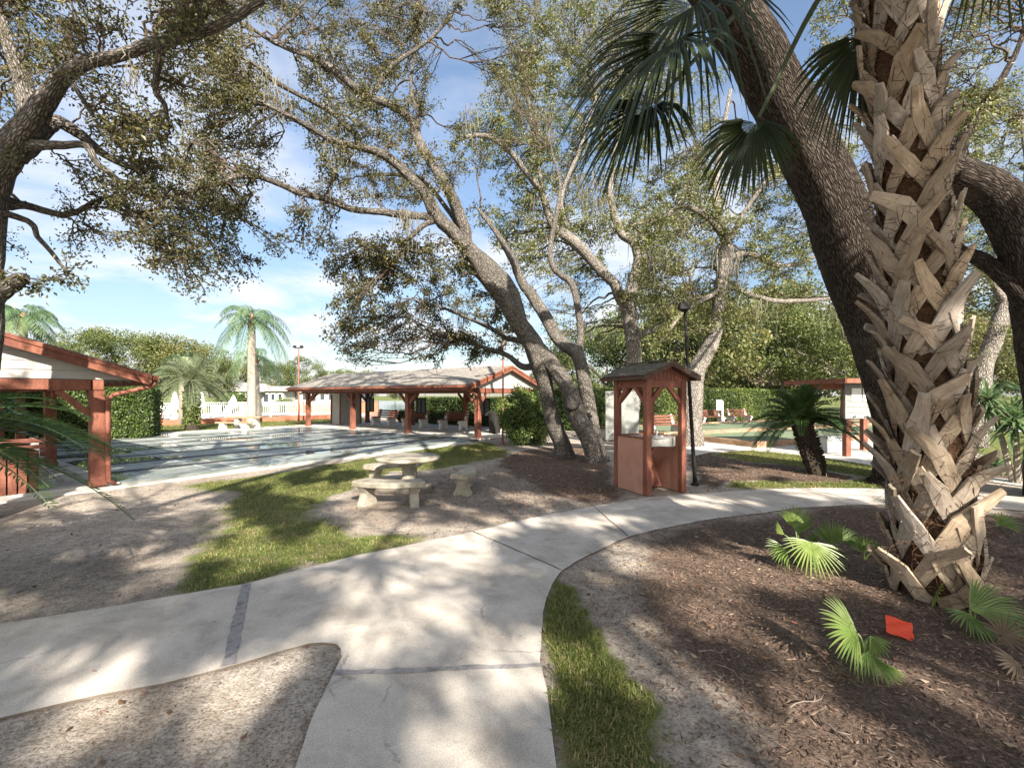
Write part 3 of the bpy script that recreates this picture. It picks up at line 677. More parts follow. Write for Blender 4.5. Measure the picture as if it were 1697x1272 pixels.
# trash bins
def bin_(loc,label,mat,r=.28,h=.85):
    t=thing('trash_bin',label,'trash bin',loc)
    mb=MB(); mb.lathe([(r*.82,0),(r*.86,.02),(r,h*.93),(r*1.06,h*.94),(r*1.06,h),(r*.95,h),(r*.9,h*.5),(0,h*.48)],loc,20); mb.build('body',mat,t,smooth=False)
    mb=MB(); mb.lathe([(r*1.09,h+.003),(r*1.09,h+.03),(r*.8,h+.09),(0,h+.11)],loc,20); mb.build('lid',mat,t,smooth=True)
bin_(WR(-.9,2.2,.052),'black trash bin inside the gable end of the far pavilion',M['black'])
def planter(loc,label):
    t=thing('planter',label,'planter',loc)
    mb=MB(); mb.lathe([(.2,0),(.24,.1),(.3,.5),(.34,.52),(.34,.6),(.27,.6),(.24,.5),(0,.48)],loc,14); mb.build('pot',M['paleconcrete'],t)
planter(WR(.15,2.3,.052),'pale concrete planter between the far pavilion and round shrub')
p=G(1376,750); t=thing('storage_bin','pale translucent plastic bin beside the walkway behind the sago palm','storage bin',(*p,.0))
mb=MB(); mb.box((*p,.24),(.42,.36,.44),taper=1.12); mb.build('tub',M['plastic'],t,bevel=.03)
mb=MB(); mb.box((*p,.485),(.52,.45,.04)); mb.build('lid',M['plastic'],t,bevel=.012)
# slatted red bin at the near pavilion
p=WL(-.35,1.05,.052); t=thing('slatted_bin','low red board bin behind the dark fronds at left edge','bin',p)
mb=MB()
for k in range(-2,3):
    mb.box(p+RL[:,0]*k*.12+RL[:,1]*-.3+A([0,0,.35]),(.1,.025,.7),RL); mb.box(p+RL[:,0]*k*.12+RL[:,1]*.3+A([0,0,.35]),(.1,.025,.7),RL)
    mb.box(p+RL[:,1]*k*.12+RL[:,0]*-.31+A([0,0,.35]),(.025,.1,.7),RL); mb.box(p+RL[:,1]*k*.12+RL[:,0]*.31+A([0,0,.35]),(.025,.1,.7),RL)
mb.build('slat_panel',M['red'],t,bevel=.004)
mb=MB(); mb.box(p+A([0,0,.36]),(.52,.52,.66),RL); mb.build('liner',M['black'],t)
# grey panel behind second oak
p=G(1031,731); t=thing('board_panel','tall pale grey board panel standing behind the oak and fountain shelter','board',(*p,0))
d=unit(A([1,.12])); Rb=rotz(math.atan2(d[1],d[0]))
mb=MB(); mb.box((*p,.96),(1.28,.05,1.8),Rb); mb.build('panel',M['greyboard'],t,bevel=.006)
mb=MB()
for s in (-.5,.5):
    for z in (.35,1.55): mb.lathe([(.03,0),(.03,.012),(0,.02)],(p[0]+d[0]*s,p[1]+d[1]*s-.04,z),8)
for s in (-.55,.55): mb.box((p[0]+d[0]*s,p[1]+d[1]*s+.06,.5),(.08,.06,1.0),Rb)
mb.build('support',M['greyboard'],t)

# ------------------------------------------------------------------ drinking fountain shelter
def shelter():
    o=G(1072,822); a=unit(G(1138,815)-o); b=A([-a[1],a[0]]); W_,D_=.86,.94
    ex,ey,ez=E3(a),E3(b),A([0,0,1.]); R=np.stack([ex,ey,ez],1); O=A([*o,0])
    W=lambda x,y,z:O+ex*x+ey*y+ez*z
    t=thing('fountain_shelter','terracotta gabled shelter with open sides over a drinking fountain beside the path','shelter',(*o,0))
    for x,y in ((.05,.05),(W_-.05,.05),(.05,D_-.05),(W_-.05,D_-.05)):
        mb=MB(); mb.box(W(x,y,.985),(.105,.105,1.97),R); mb.build('post',M['red'],t,bevel=.006)
    for x in (.05,W_-.05):
        mb=MB(); mb.box(W(x,D_/2,.475),(.085,D_-.215,.95),R); mb.build('side_panel',M['stucco'],t,bevel=.006)
        mb=MB(); mb.box(W(x,D_/2,.962),(.11,D_-.215,.024),R); mb.build('cap_rail',M['red'],t,bevel=.004)
    mb=MB(); mb.box(W(W_/2,D_-.05,.475),(W_-.215,.085,.95),R); mb.build('back_panel',M['stucco'],t)
    mb=MB(); mb.box(W(W_/2,D_-.05,.962),(W_-.215,.11,.024),R); mb.build('cap_rail',M['red'],t)
    for y in (.05,D_-.05):
        mb=MB(); mb.beam(W(.1,y,1.9),W(W_-.1,y,1.9),.075,.13); mb.build('beam',M['red'],t,bevel=.004)
        for s in (1,-1):
            xx=.1 if s>0 else W_-.1
            mb=MB(); mb.beam(W(xx,y,1.58),W(xx+s*.26,y,1.85),.06,.075); mb.build('brace',M['red'],t,bevel=.003)
    for x in (.05,W_-.05):
        mb=MB(); mb.beam(W(x,.1,1.9),W(x,D_-.1,1.9),.075,.13); mb.build('beam',M['red'],t,bevel=.004)
        for s in (1,-1):
            yy=.1 if s>0 else D_-.1
            mb=MB(); mb.beam(W(x,yy,1.58),W(x,yy+s*.26,1.85),.06,.075); mb.build('brace',M['red'],t,bevel=.003)
    # roof
    xm=W_/2; zr=2.27; ze=2.02; xo=.2; y0,y1=-.16,D_+.16
    for y in (.03,D_-.03):
        mb=MB(); mb.prism([(-.1,0),(W_+.1,0),(xm,zr-ze-.0)],W(0,y,1.965),ex,ez,ey*(-1 if y<.5 else 1),.03); 
        mb.build('gable',M['red'],t)
        mb=MB()
        for k in range(-5,6):
            hgt=.2-abs(k)*.036
            if hgt>.02: mb.beam(W(xm+k*.085,y-(.034 if y<.5 else -.034),1.968),W(xm+k*.085,y-(.034 if y<.5 else -.034),1.968+hgt),.006,.01,up=ex)
        mb.build('gable_batten',M['red_wood'],t)
    rf=MB()
    for s in (-1,1):
        rows=7; L_=math.hypot(xm+xo,zr-ze); dx=A([s*(xm+xo),0]); 
        for r in range(rows):
            f0=r/rows; f1=(r+1.25)/rows; f1=min(f1,1.0)
            n=12
            for c in range(n):
                ya=y0+(y1-y0)*c/n+.004; yb=y0+(y1-y0)*(c+1)/n-.004
                off=rng.uniform(0,.006); f1j=f1+rng.uniform(-.012,.012)*(r<rows-1)
                def pt(f,y,h): return W(xm+s*(xm+xo)*f,y,zr-(zr-ze)*f+h)
                h1=.030+off; h0=.014
                V=[pt(f0,ya,h0),pt(f0,yb,h0),pt(f1j,yb,h1),pt(f1j,ya,h1),pt(f0,ya,h0-.01),pt(f0,yb,h0-.01),pt(f1j,yb,h1-.016),pt(f1j,ya,h1-.016)]
                rf.add(V,[[0,1,2,3],[7,6,5,4],[0,1,5,4],[1,2,6,5],[2,3,7,6],[3,0,4,7]],bark=[(c*.3+r,r*.3+k*.1,0) for k in range(8)])
    rf.build('roof',M['shake'],t)
    db=MB()
    for s in (-1,1):
        p0=W(xm,y0,zr-.0); 
        V=[]
        for f,y in ((0,y0),(0,y1),(1,y1),(1,y0)):
            V.append(W(xm+s*(xm+xo-.02)*f,y+(.01 if y<0 else -.01),zr-(zr-ze)*f+.004))
        V+= [q-ez*.025 for q in V]
        db.add(V,[[0,1,2,3],[7,6,5,4],[0,1,5,4],[1,2,6,5],[2,3,7,6],[3,0,4,7]])
    db.build('roof_deck',M['red_wood'],t)
    fb=MB()
    for s in (-1,1):
        for y in (y0+.02,y1-.02): fb.beam(W(xm+s*.01,y,zr-.035),W(xm+s*(xm+xo-.02),y,ze-.035),.03,.075)
        fb.beam(W(xm+s*(xm+xo-.03),y0,ze-.03),W(xm+s*(xm+xo-.03),y1,ze-.03),.025,.06)
    fb.build('fascia',M['darkwood'],t)
    rc=MB()
    for c in range(8):
        ya=y0+(y1-y0)*c/8; yb=y0+(y1-y0)*(c+1.2)/8
        rc.beam(W(xm,ya,zr+.034),W(xm,min(yb,y1),zr+.04),.15,.014)
    rc.build('ridge_cap',M['shake'],t)
    # fountain
    bt=thing('drinking_fountain','pale steel drinking fountain basin mounted inside the terracotta shelter','drinking fountain',W(xm,.45,0))
    bs=MB(); bs.prism([(-.27,-.22),(-.16,-.3),(.16,-.3),(.27,-.22),(.27,.3),(-.27,.3)],W(xm,.33,.83),ex,ey,ez,.125)
    bs.build('basin',M['steel'],bt,bevel=.03)
    b2=MB(); b2.prism([(-.2,-.17),(-.12,-.23),(.12,-.23),(.2,-.17),(.2,.2),(-.2,.2)],W(xm,.33,.9565),ex,ey,ez,.006); b2.build('bowl',M['basinlip'],bt,bevel=.003)
    sp=MB(); sp.tube([W(xm+.16,.45,.955),W(xm+.16,.45,1.02),W(xm+.13,.4,1.045),W(xm+.09,.36,1.03)],.018,8); sp.lathe([(.035,0),(.035,.02),(0,.03)],W(xm+.19,.35,.957),10)
    sp.build('spout',M['chrome'],bt,smooth=True)
    kb=MB(); kb.prism([(.25,.5),(.25,.84),(-.02,.84)],W(xm-.24,.55,0),ey,ez,ex,.48); kb.build('apron',M['red'],bt,bevel=.005)
    lp=MB(); lp.prism([(.3,.02),(.3,.52),(.26,.52),(-.05,.02)],W(.105,.55,0),ey,ez,ex,W_-.21); lp.build('kick_panel',M['red'],t,bevel=.005)
    return W
M['darkwood']=rough_mat('dark_fascia',[(.05,.03,.022),(.09,.055,.04)],scale=8,rough=.8,bump=.2)
M['shake']=rough_mat('weathered_shake',[(.06,.058,.045),(.12,.115,.095),(.16,.155,.13)],scale=2.5,rough=.9,bump=.4,bscale=40,space='attr')
M['basinlip']=rough_mat('basin_lip',[(.42,.42,.42),(.5,.5,.5)],scale=8,rough=.22,bump=.02,spec=.6)
M['chrome']=rough_mat('spout_chrome',[(.6,.6,.6),(.65,.65,.65)],scale=8,rough=.15,bump=0,spec=.8)
shelter()

# ------------------------------------------------------------------ round table and curved benches
tc_=A([-1.85,8.1])
t=thing('picnic_table','round pale concrete table on a waisted pedestal between three curved benches','table',(*tc_,0))
mb=MB(); mb.lathe([(0,.55),(.5,.55),(.56,.565),(.575,.59),(.565,.615),(.54,.625),(0,.628)],(*tc_,0),48); mb.build('tabletop',M['concrete'],t,smooth=True)
mb=MB(); mb.lathe([(.2,0),(.215,.02),(.215,.05),(.17,.07),(.165,.1),(.19,.12),(.185,.14),(.12,.22),(.10,.34),(.12,.46),(.16,.55)],(*tc_,-.03),20); mb.build('pedestal',M['concrete'],t,smooth=True)
def curved_bench(ang,label):
    c=tc_; t=thing('curved_bench',label,'bench',(c[0]+1.05*math.cos(ang),c[1]+1.05*math.sin(ang),0),group='curved concrete benches round the table')
    mb=MB(); n=22; hs=.50; r0,r1=.88,1.22; z0,z1=.285,.375
    V=[];prof=[(r0,z0+.01),(r0+.02,z0),(r1-.02,z0),(r1,z0+.01),(r1,z1-.025),(r1-.025,z1),(r0+.025,z1),(r0,z1-.025)]
    k=len(prof)
    for i in range(n):
        a=ang-hs+2*hs*i/(n-1)
        for r,z in prof: V.append((c[0]+r*math.cos(a),c[1]+r*math.sin(a),z))
    Q=[[i*k+j,i*k+(j+1)%k,(i+1)*k+(j+1)%k,(i+1)*k+j] for i in range(n-1) for j in range(k)]
    T=[[0,j,j+1] for j in range(1,k-1)]+[[(n-1)*k,(n-1)*k+j+1,(n-1)*k+j] for j in range(1,k-1)]
    mb.add(V,Q,T); mb.build('seat',M['concrete'],t,bevel=0)
    for s in (-1,1):
        a=ang+s*.36; rad=A([math.cos(a),math.sin(a),0]); tan=A([-math.sin(a),math.cos(a),0])
        mb=MB(); pr=[(-.15,-.03),(.15,-.03),(.15,.03),(.11,.10),(.09,.18),(.13,.25),(.15,.284),(-.15,.284),(-.13,.25),(-.09,.18),(-.11,.10),(-.15,.03)]
        mb.prism(pr,A([c[0],c[1],0])+rad*1.05-tan*.055,rad,(0,0,1),tan,.11); mb.build('leg',M['concrete'],t,bevel=.012)
    return t
curved_bench(math.radians(-93),'curved concrete bench on the camera side of the round table')
curved_bench(math.radians(4),'curved concrete bench at the right of the round table')
curved_bench(math.radians(118),'shaded curved concrete bench behind the round table')
# far picnic bench set on the lawn
p=G(393,712); t=thing('lawn_table','low concrete picnic table with bench on the far lawn below the tall palm','picnic table',(*p,0))
mb=MB(); mb.box((p[0]+.1,p[1]+.6,.60),(1.7,.6,.07)); mb.build('tabletop',M['timber'],t,bevel=.01)
for dx in (-.4,.5):
    mb=MB(); mb.box((p[0]+.1+dx,p[1]+.6,.28),(.2,.45,.56),taper=.8); mb.build('leg',M['paleconcrete'],t,bevel=.02)
mb=MB(); mb.box((p[0]-.1,p[1],.36),(1.8,.35,.07)); mb.build('seat',M['timber'],t,bevel=.01)
for dx in (-.6,.5):
    mb=MB(); mb.box((p[0]-.1+dx,p[1],.16),(.28,.3,.32),taper=.85); mb.build('seat_leg',M['paleconcrete'],t,bevel=.02)

# ------------------------------------------------------------------ poles
def pole(base,top,r,label,mat,kind='flood'):
    base=A(base,float); top=A(top,float)
    t=thing('light_pole',label,'light pole',base)
    mb=MB(); mb.tube([base+(top-base)*k for k in np.linspace(0,1,8)],np.linspace(r,r*.7,8),10); mb.lathe([(r*2,-.02),(r*2,.02),(r*1.1,.05),(r*1.0,.12)],base,12); mb.build('pole',mat,t,smooth=True)
    mb=MB()
    mb.box(top+A([0,0,.03]),(.5 if kind=='double' else .12,.06,.05))
    mb.build('bracket',M['black'],t)
    for dx in ((-.22,.22) if kind=='double' else (-.05,)):
        mb=MB(); mb.box(top+A([dx,-.08,.1]),(.2,.16,.14),taper=.75); mb.build('lamp_head',M['black'],t,bevel=.01)
b=G(1152,803); tp=P(1135,517,8.55); pole((*b,0),tp,.038,'slim black light pole standing beside the fountain shelter',M['black'])
b=G(495,700); pole((*b,0),P(495,577,b[1]),.06,'red brown light pole at the lawn corner left of the pavilion',M['rust'],'double')
b=G(833,736); pole((*b,0),P(834,552,b[1]),.038,'thin rusty light pole in front of the pavilion gable',M['rust'],'double')
b=A([(1197-CX)/F0*26.3,26.3]); t=thing('sign_post','small white sign on a white post in front of the hedge','sign',(*b,0))
mb=MB(); mb.box((b[0],b[1],.68),(.09,.09,1.36)); mb.build('post',M['whitepaint'],t)
mb=MB(); mb.box((b[0]-.2,b[1]-.03,1.15),(.34,.06,.62)); mb.build('sign_panel',M['whitepaint'],t,bevel=.01)

# ------------------------------------------------------------------ bocce courts
def bocce(o,e1,e2,Lw,Wd,label):
    o=A([*o,0.]); e1=E3(e1); e2=E3(e2); hz=.2
    t=thing('bocce_court',label,'bocce court',o)
    mb=MB(); p=[o,o+e1*Lw,o+e1*Lw+e2*Wd,o+e2*Wd]
    mb.add([q+A([0,0,.12]) for q in p],[[0,1,2,3]]); mb.build('turf',M['turf'],t)
    def kerb(a,b):
        m=MB(); L_=np.linalg.norm(b-a); n=max(1,round(L_/2.4)); d=(b-a)/n
        for k in range(n):
            for r in range(2):
                q0=a+d*(k+.004); q1=a+d*(k+.996); off=A([0,0,.055+r*.1])
                m.beam(q0+off,q1+off,.14,.098,var=rng.uniform())
        m.build('kerb',M['timber'],t,bevel=.008)
    kerb(p[0]+e1*.075,p[1]-e1*.0); kerb(p[3]+e1*.075,p[2]); kerb(p[0]-e2*.07,p[3]+e2*.07)
    kerb(p[1]+e1*.075-e2*.07,p[2]+e1*.075+e2*.07)
e1=unit(A([.90,.43])); e2=A([-e1[1],e1[0]]); o1=G(1254,741.5)
bocce(o1,e1,e2,16,3.6,'nearer green turf bocce court with timber kerb')
bocce(o1+e2*4.1,e1,e2,16,4.3,'farther green turf bocce court below the long hedge')

# ------------------------------------------------------------------ notice kiosk on the right
def kiosk():
    b=G(1403,756); Y=b[1]
    t=thing('notice_kiosk','grey clapboard notice board with thin red roof and red posts right of the sago palm','notice board',(*b,0))
    d=unit(A([1,.10])); n=A([-d[1],d[0]]); R=rotz(math.atan2(d[1],d[0])); O=A([*b,0.]); ex,ey=E3(d),E3(n)
    W=lambda x,y,z:O+ex*x+ey*y+A([0,0,z])
    for x,y in ((0,0),(1.75,0),(-.05,1.3),(1.75,1.3)):
        mb=MB(); mb.box(W(x,y,1.0),(.15,.15,2.0),R); mb.build('post',M['red'],t,bevel=.008)
    mb=MB()
    for k in range(6): mb.box(W(.82,-.1+.0,1.14+k*.16),(1.9,.03,.156),R@A([[1,0,0],[0,1,.08],[0,-.08,1]]))
    mb.build('clapboard',M['greyboard'],t)
    mb=MB(); mb.box(W(-.13,-.1,1.55),(.05,.06,.98),R); mb.box(W(1.79,-.1,1.55),(.05,.06,.98),R); mb.build('trim_board',M['greyboard'],t)
    for x in (.18,.52):
        mb=MB(); mb.box(W(x,-.13,1.72),(.29,.008,.36),R); mb.build('posted_sheet',M['whitepaint'],t)
    mb=MB()
    for k in range(5): mb.tube([W(.1+k*.35,-.11,1.12),W(.1+k*.35,-.17,1.1),W(.1+k*.35,-.19,1.14)],.012,6)
    mb.build('hook',M['black'],t)
    mb=MB(); mb.box(W(.75,.55,2.11),(2.6,2.3,.05),R); mb.build('roof',M['roofbrown'],t)
    mb=MB()
    for y in (-.62,1.72): mb.beam(W(-.56,y,2.09),W(2.06,y,2.09),.04,.12)
    for x in (-.57,2.07): mb.beam(W(x,-.62,2.091),W(x,1.72,2.091),.04,.12)
    mb.build('fascia',M['red'],t)
    mb=MB()
    for y in (0,1.3): mb.beam(W(-.2,y,1.96),W(1.9,y,1.96),.12,.15)
    for x in (0,1.75): mb.beam(W(x,.06,1.961),W(x,1.24,1.961),.12,.15)
    mb.build('beam',M['red'],t)
kiosk()
#PART3
# ------------------------------------------------------------------ trees
def catmull(P_,n=6):
    P_=np.asarray(P_,float); m=len(P_)
    if m<3: return np.array([P_[0]+(P_[-1]-P_[0])*k for k in np.linspace(0,1,n+1)])
    E=np.vstack([2*P_[0]-P_[1],P_,2*P_[-1]-P_[-2]]); out=[]
    for i in range(1,m):
        p0,p1,p2,p3=E[i-1],E[i],E[i+1],E[i+2]
        for t in np.linspace(0,1,n,endpoint=False):
            out.append(.5*((2*p1)+(-p0+p2)*t+(2*p0-5*p1+4*p2-p3)*t*t+(-p0+3*p1-3*p2+p3)*t**3))
    out.append(P_[-1]); return np.array(out)
class Oak:
    def __init__(s,label,base,bark,leaf,name='oak_tree',group=None):
        s.root=thing(name,label,'tree',(base[0],base[1],0),group=group); s.bark=bark; s.leaf=leaf
        s.ws=1.0; s.nodes=[]; s.tip=.5 if leaf is M['oakleaf2'] else .4; s.crown=MB(); s.moss=MB(); s.first=True; s.base=base
    def limb(s,pts,n=12,rough=.10,world=False,name=None,steps=6,extra=None):
        # pts: (px,py,Y,width_px) in the photograph's pixels at real distance Y, or world (x,y,z,r)
        q=[]
        for p in pts:
            if world: q.append(p)
            else: q.append((*P(p[0],p[1],p[2]),p[3]*s.ws/2/F0*p[2]))
        c=catmull(q,steps)
        c[:,:3]+=np.cumsum(rng.normal(0,.012,(len(c),3)),axis=0)*np.linspace(0,1,len(c))[:,None]*.5+rng.normal(0,1,(len(c),3))*np.minimum(c[:,3:4]*.04,.0035)
        mb=MB(); mb.tube(c[:,:3],c[:,3],n,rough=rough)
        if extra: extra(mb)
        mb.build('trunk' if s.first else (name or 'limb'),s.bark,s.root,smooth=True); s.first=False
        s.nodes.append(c); return c
    def allnodes(s): return np.vstack(s.nodes)
    def clump(s,c,r,nsub=9,nl=46,L_=.062,W_=.03,connect=True,var=None,fl=.75,tail=.55,guard=False):
        c=np.asarray(c,float); AN=s.allnodes()
        if connect:
            d=np.linalg.norm(AN[:,:3]-c,axis=1)+1.2*np.maximum(0,AN[:,2]-c[2]-.2)
            k=np.argmin(d); a=AN[k,:3]; ln=np.linalg.norm(c-a)
            if guard:
                q=a+(c-a)*np.linspace(.15,1,14)[:,None]
                if np.any((q[:,1]>.3)&((q[:,2]-H)<1.0*q[:,1])&(np.abs(q[:,0])<1.3*q[:,1])): return False
            midp=(a+c)/2+rng.normal(0,.12,3)*ln+A([0,0,.08*ln])
            pt=catmull([a,a*.6+midp*.4+rng.normal(0,.05,3)*ln,midp,c],4); m=len(pt)
            pt[1:-1]+=rng.normal(0,.02,(m-2,3))*min(ln,2)
            r0=min(.008+.013*ln,AN[k,3]*.7,.06); s.crown.tube(pt,np.linspace(r0,.009,m),5,mat=1,cap=False)
            st=pt[min(m-2,int(m*tail)):]
        else: st=c[None]
        for i in range(nsub):
            d=rng.normal(size=3); d[2]=d[2]*fl-.08; d=unit(d); ln=r*rng.uniform(.55,1.1)
            a=st[rng.integers(len(st))]; b=c+d*ln*np.array([1,1,fl]); mid=(a+b)/2+rng.normal(0,.13,3)*ln
            pt=catmull([a,mid,b],3); m=len(pt); pt[1:]+=rng.normal(0,.03,(m-1,3))*ln
            s.crown.tube(pt,np.linspace(.011,.004,m),3,mat=1,cap=False)
            t=np.clip(rng.beta(2.2,1.2,nl),0,.999)*(m-1); i0=t.astype(int); f=(t-i0)[:,None]
            lp=pt[i0]*(1-f)+pt[i0+1]*f+rng.normal(0,.06*r+.028,(nl,3))
            v=np.clip(rng.normal(rng.uniform(.2,.72) if var is None else var,.11,nl),0,1)
            s.crown.leaves(lp,L_,W_,var=v,droop=.35)
    def hang(s,p,n,length,w=.012,sp=.12):
        p=np.asarray(p,float); mb=MB()
        for i in range(n):
            l=length*rng.uniform(.12,1.25)**1.3; k=6
            q=p+rng.normal(0,1,3)*A([sp,sp,.04]); zz=np.linspace(0,-l,k)
            xy=np.cumsum(rng.normal(0,.034,(k,2)),axis=0)*l**.5; a=rng.uniform(0,3.14); o=A([math.cos(a),math.sin(a),0])*w*rng.uniform(.3,1.1)
            pts=q+np.c_[xy,zz]; ww=np.linspace(1,.15,k)[:,None]
            V=np.vstack([pts-o*ww,pts+o*ww]); mb.add(V,[[j,j+1,k+j+1,k+j] for j in range(k-1)],var=rng.uniform())
        if n>12 and n<36: mb.build('hanging_moss',M['moss'],s.root)
        else: mb.build('hanging_moss',M['moss'],s.root)
    def area(s,polys,spacing,depth,r,thr=-.35,limit=400,**kw):
        # scatter clumps through the volume whose outline is given, round the nearest limb's own distance
        poly=A(polys,float); lo=poly.min(0); hi=poly.max(0); got=[]
        AN=s.allnodes(); npx=AN[:,0]/AN[:,1]*F0+CX; npy=HY-(AN[:,2]-H)/AN[:,1]*F0
        tries=int((hi[0]-lo[0])*(hi[1]-lo[1])/spacing**2*5)
        for _ in range(tries):
            p=lo+rng.uniform(0,1,2)*(hi-lo)
            if sdpoly(A([p[0]]),A([p[1]]),poly)[0]>0: continue
            if wob(A([p[0]/55.]),A([p[1]/55.]),1.0)[0]<thr: continue
            if got and np.min(np.hypot(A(got)[:,0]-p[0],A(got)[:,1]-p[1]))<spacing*rng.uniform(.5,1): continue
            got.append(p)
            k=np.argmin(np.hypot(npx-p[0],npy-p[1])); Yd=AN[k,1]+rng.uniform(-.3*depth,1.3*depth)
            Yd=max(Yd,3.5)
            c=P(p[0],p[1],Yd); s.clump(c,r*rng.uniform(.75,1.25),**kw)
            if len(got)>=limit: break
        return len(got)
    def done(s):
        for c in s.nodes[1:]:
            s.clump(c[-1,:3],s.tip,nsub=7,nl=26,L_=.07 if s.tip<.5 else .1,W_=.036 if s.tip<.5 else .053,connect=False)
        if s.crown.n: s.crown.build('crown',[s.leaf,M['twig']],s.root)
        print(s.root.name,'crown verts',s.crown.n)
        return s.root
# --- left oak
b=G(-75,868); o=Oak('large oak whose furrowed trunk runs up the left edge of the picture',b,M['oakbark'],M['oakleaf']); o.ws=.84
o.limb([(-75,868,6,105),(-70,760,6,85),(-58,640,6,78),(-40,540,6,74),(-36,440,6,68),(-22,340,6,66),(4,270,5.9,62),(40,222,5.8,50),(75,168,5.7,37),(110,122,5.6,29),(150,103,5.4,25),(200,92,5.2,22),(250,76,5,20),(300,70,4.9,17),(360,50,4.8,18),(440,10,4.7,12)],n=18)
o.limb([(45,222,5.8,46),(50,180,5.9,36),(40,140,6,30),(25,90,6.1,24),(5,30,6.2,18),(-20,-40,6.3,12)])
o.limb([(25,260,5.9,40),(70,218,6.1,30),(95,202,6.2,24),(130,220,6.3,20),(165,250,6.4,15),(200,270,6.5,12),(235,282,6.5,8)])
o.limb([(20,240,5.9,30),(60,240,5.8,20),(100,238,5.7,15),(140,236,5.7,13),(160,262,5.7,12),(190,290,5.8,11),(205,330,5.9,9),(240,365,6,7),(262,395,6,4)])
o.limb([(-10,340,6,26),(40,340,6.3,15),(80,352,6.4,13),(120,358,6.5,11),(150,340,6.6,9),(170,330,6.6,5)])
o.limb([(0,350,6,14),(50,370,6.2,11),(60,395,6.2,9),(90,430,6.3,7),(110,460,6.3,4)])
o.limb([(-20,500,6,40),(10,478,5.9,30),(30,466,5.85,26),(40,462,5.8,18)],name='limb_stub')
o.limb([(270,73,5,16),(262,110,5.1,13),(258,150,5.2,11),(275,175,5.3,9),(285,210,5.4,5)])
o.limb([(110,122,5.6,10),(140,170,5.6,8),(170,215,5.6,6),(205,240,5.7,4)])
o.area([(-60,-60),(470,-60),(330,110),(300,240),(280,330),(240,300),(175,190),(60,120),(0,200),(-60,300)],34,.9,.42,thr=.02,nsub=7,nl=30,L_=.054,W_=.026)
o.area([(-40,200),(60,250),(130,280),(240,300),(290,350),(340,430),(360,470),(330,490),(280,440),(220,400),(140,400),(130,480),(80,510),(40,440),(-20,430)],36,.8,.36,thr=.05,nsub=7,nl=30,L_=.052,W_=.025)
o.area([(220,290),(300,270),(340,330),(330,400),(380,480),(340,490),(270,420),(220,370)],40,.6,.34,thr=-.1,nsub=8,nl=30,L_=.054,W_=.026,var=.3)
for p in ((205,110,5.2),(160,110,5.3),(240,110,5.1)): o.hang(P(*p),18,.35)
o.done()
# --- central oak with three leaning trunks
b=G(965,762); o=Oak('spreading oak with leaning twin trunks and a knot hole between round shrub and fountain shelter',b,M['oakbark'],M['oakleaf'])
o.ws=.88
o.limb([(937,764,12.5,42),(930,735,12.4,33),(921,710,12.3,31),(913,681,12.2,30),(906,650,12.1,29),(901,625,12,32),(889,587,11.8,37),(873,556,11.6,34),(858,535,11.4,31),(839,505,11.2,31),(800,452,10.8,27),(757,395,10.4,27),(725,360,10.2,26),(700,318,10,20),(662,279,9.7,18),(633,257,9.5,16),(598,247,9.3,13),(552,233,9,11),(506,208,8.7,9),(442,176,8.3,7),(390,150,8,4)],n=18,rough=.12)
def knot(mb):
    c=P(949,668,11.55); mb.tube([c,c+A([-.03,-.14,.02]),c+A([-.04,-.2,.03])],[.2,.17,.1],12,rough=.12)
o.limb([(990,772,11.7,36),(983,745,11.7,32),(970,716,11.7,32),(955,682,11.7,34),(941,645,11.7,31),(922,612,11.75,29),(901,587,11.78,30),(881,560,11.6,30),(864,538,11.5,29),(849,484,11.3,27),(814,441,11.2,25),(778,406,11.2,20),(771,374,11.2,22),(754,332,11.2,22),(729,282,11.2,19),(708,250,11.2,19),(694,219,11.2,17),(687,194,11.1,15),(655,169,11,15),(619,155,10.9,14),(591,134,10.8,13),(566,112,10.7,13),(531,88,10.6,11),(485,70,10.5,9),(430,40,10.4,6),(380,0,10.3,4)],n=18,rough=.12,extra=knot)
o.limb([(990,768,11.9,42),(984,720,12,30),(979,690,12.1,28),(970,640,12.2,27),(960,600,12.3,25),(952,583,12.4,25),(934,570,12.5,24),(916,550,12.6,23),(900,520,12.7,22),(880,490,12.8,20),(862,468,12.9,17),(845,430,13,14),(820,390,13.1,10),(790,350,13.2,7)],n=14)
o.limb([(955,588,12.4,16),(962,560,12.5,14),(959,520,12.6,13),(948,470,12.7,12),(930,455,12.8,11),(915,438,12.9,11),(913,406,13,10),(925,350,13.2,8),(930,300,13.4,6),(915,240,13.6,4)],n=10)
o.limb([(725,362,10.2,16),(695,358,10.1,13),(662,355,10,13),(626,351,9.8,12),(584,346,9.5,12),(541,330,9.2,12),(495,318,8.9,12),(457,302,8.7,11),(410,289,8.4,9),(354,300,8.1,8),(290,321,7.8,4)])
o.limb([(595,246,9.3,10),(588,222,9.2,10),(577,211,9.1,9),(556,190,9,9),(534,176,8.9,9),(481,148,8.6,8),(450,130,8.4,10),(425,109,8.2,7),(380,85,8,5),(340,70,7.8,4)])
o.limb([(720,365,10.2,13),(704,372,10.1,10),(688,384,10,9),(672,398,10,8),(660,415,10,6),(650,440,10,4)],n=8)
o.limb([(552,233,9,7),(500,205,9.1,6),(470,190,9.2,6),(440,175,9.2,4)],n=8)
o.limb([(778,406,11.2,10),(740,345,11.6,9),(700,300,12,8),(660,290,12.3,7),(610,290,12.6,5)],n=8)
o.limb([(920,600,12,16),(870,608,12.4,13),(840,588,12.6,10),(800,575,12.8,8),(760,560,13,5)],n=8)
o.limb([(884,570,11.9,12),(840,560,12.6,9),(820,548,12.9,8),(760,520,13.3,6),(700,500,13.6,4)],n=8)
o.limb([(694,219,11.2,8),(690,180,11.3,7),(680,140,11.4,6),(690,80,11.5,5),(700,20,11.6,3)],n=8)
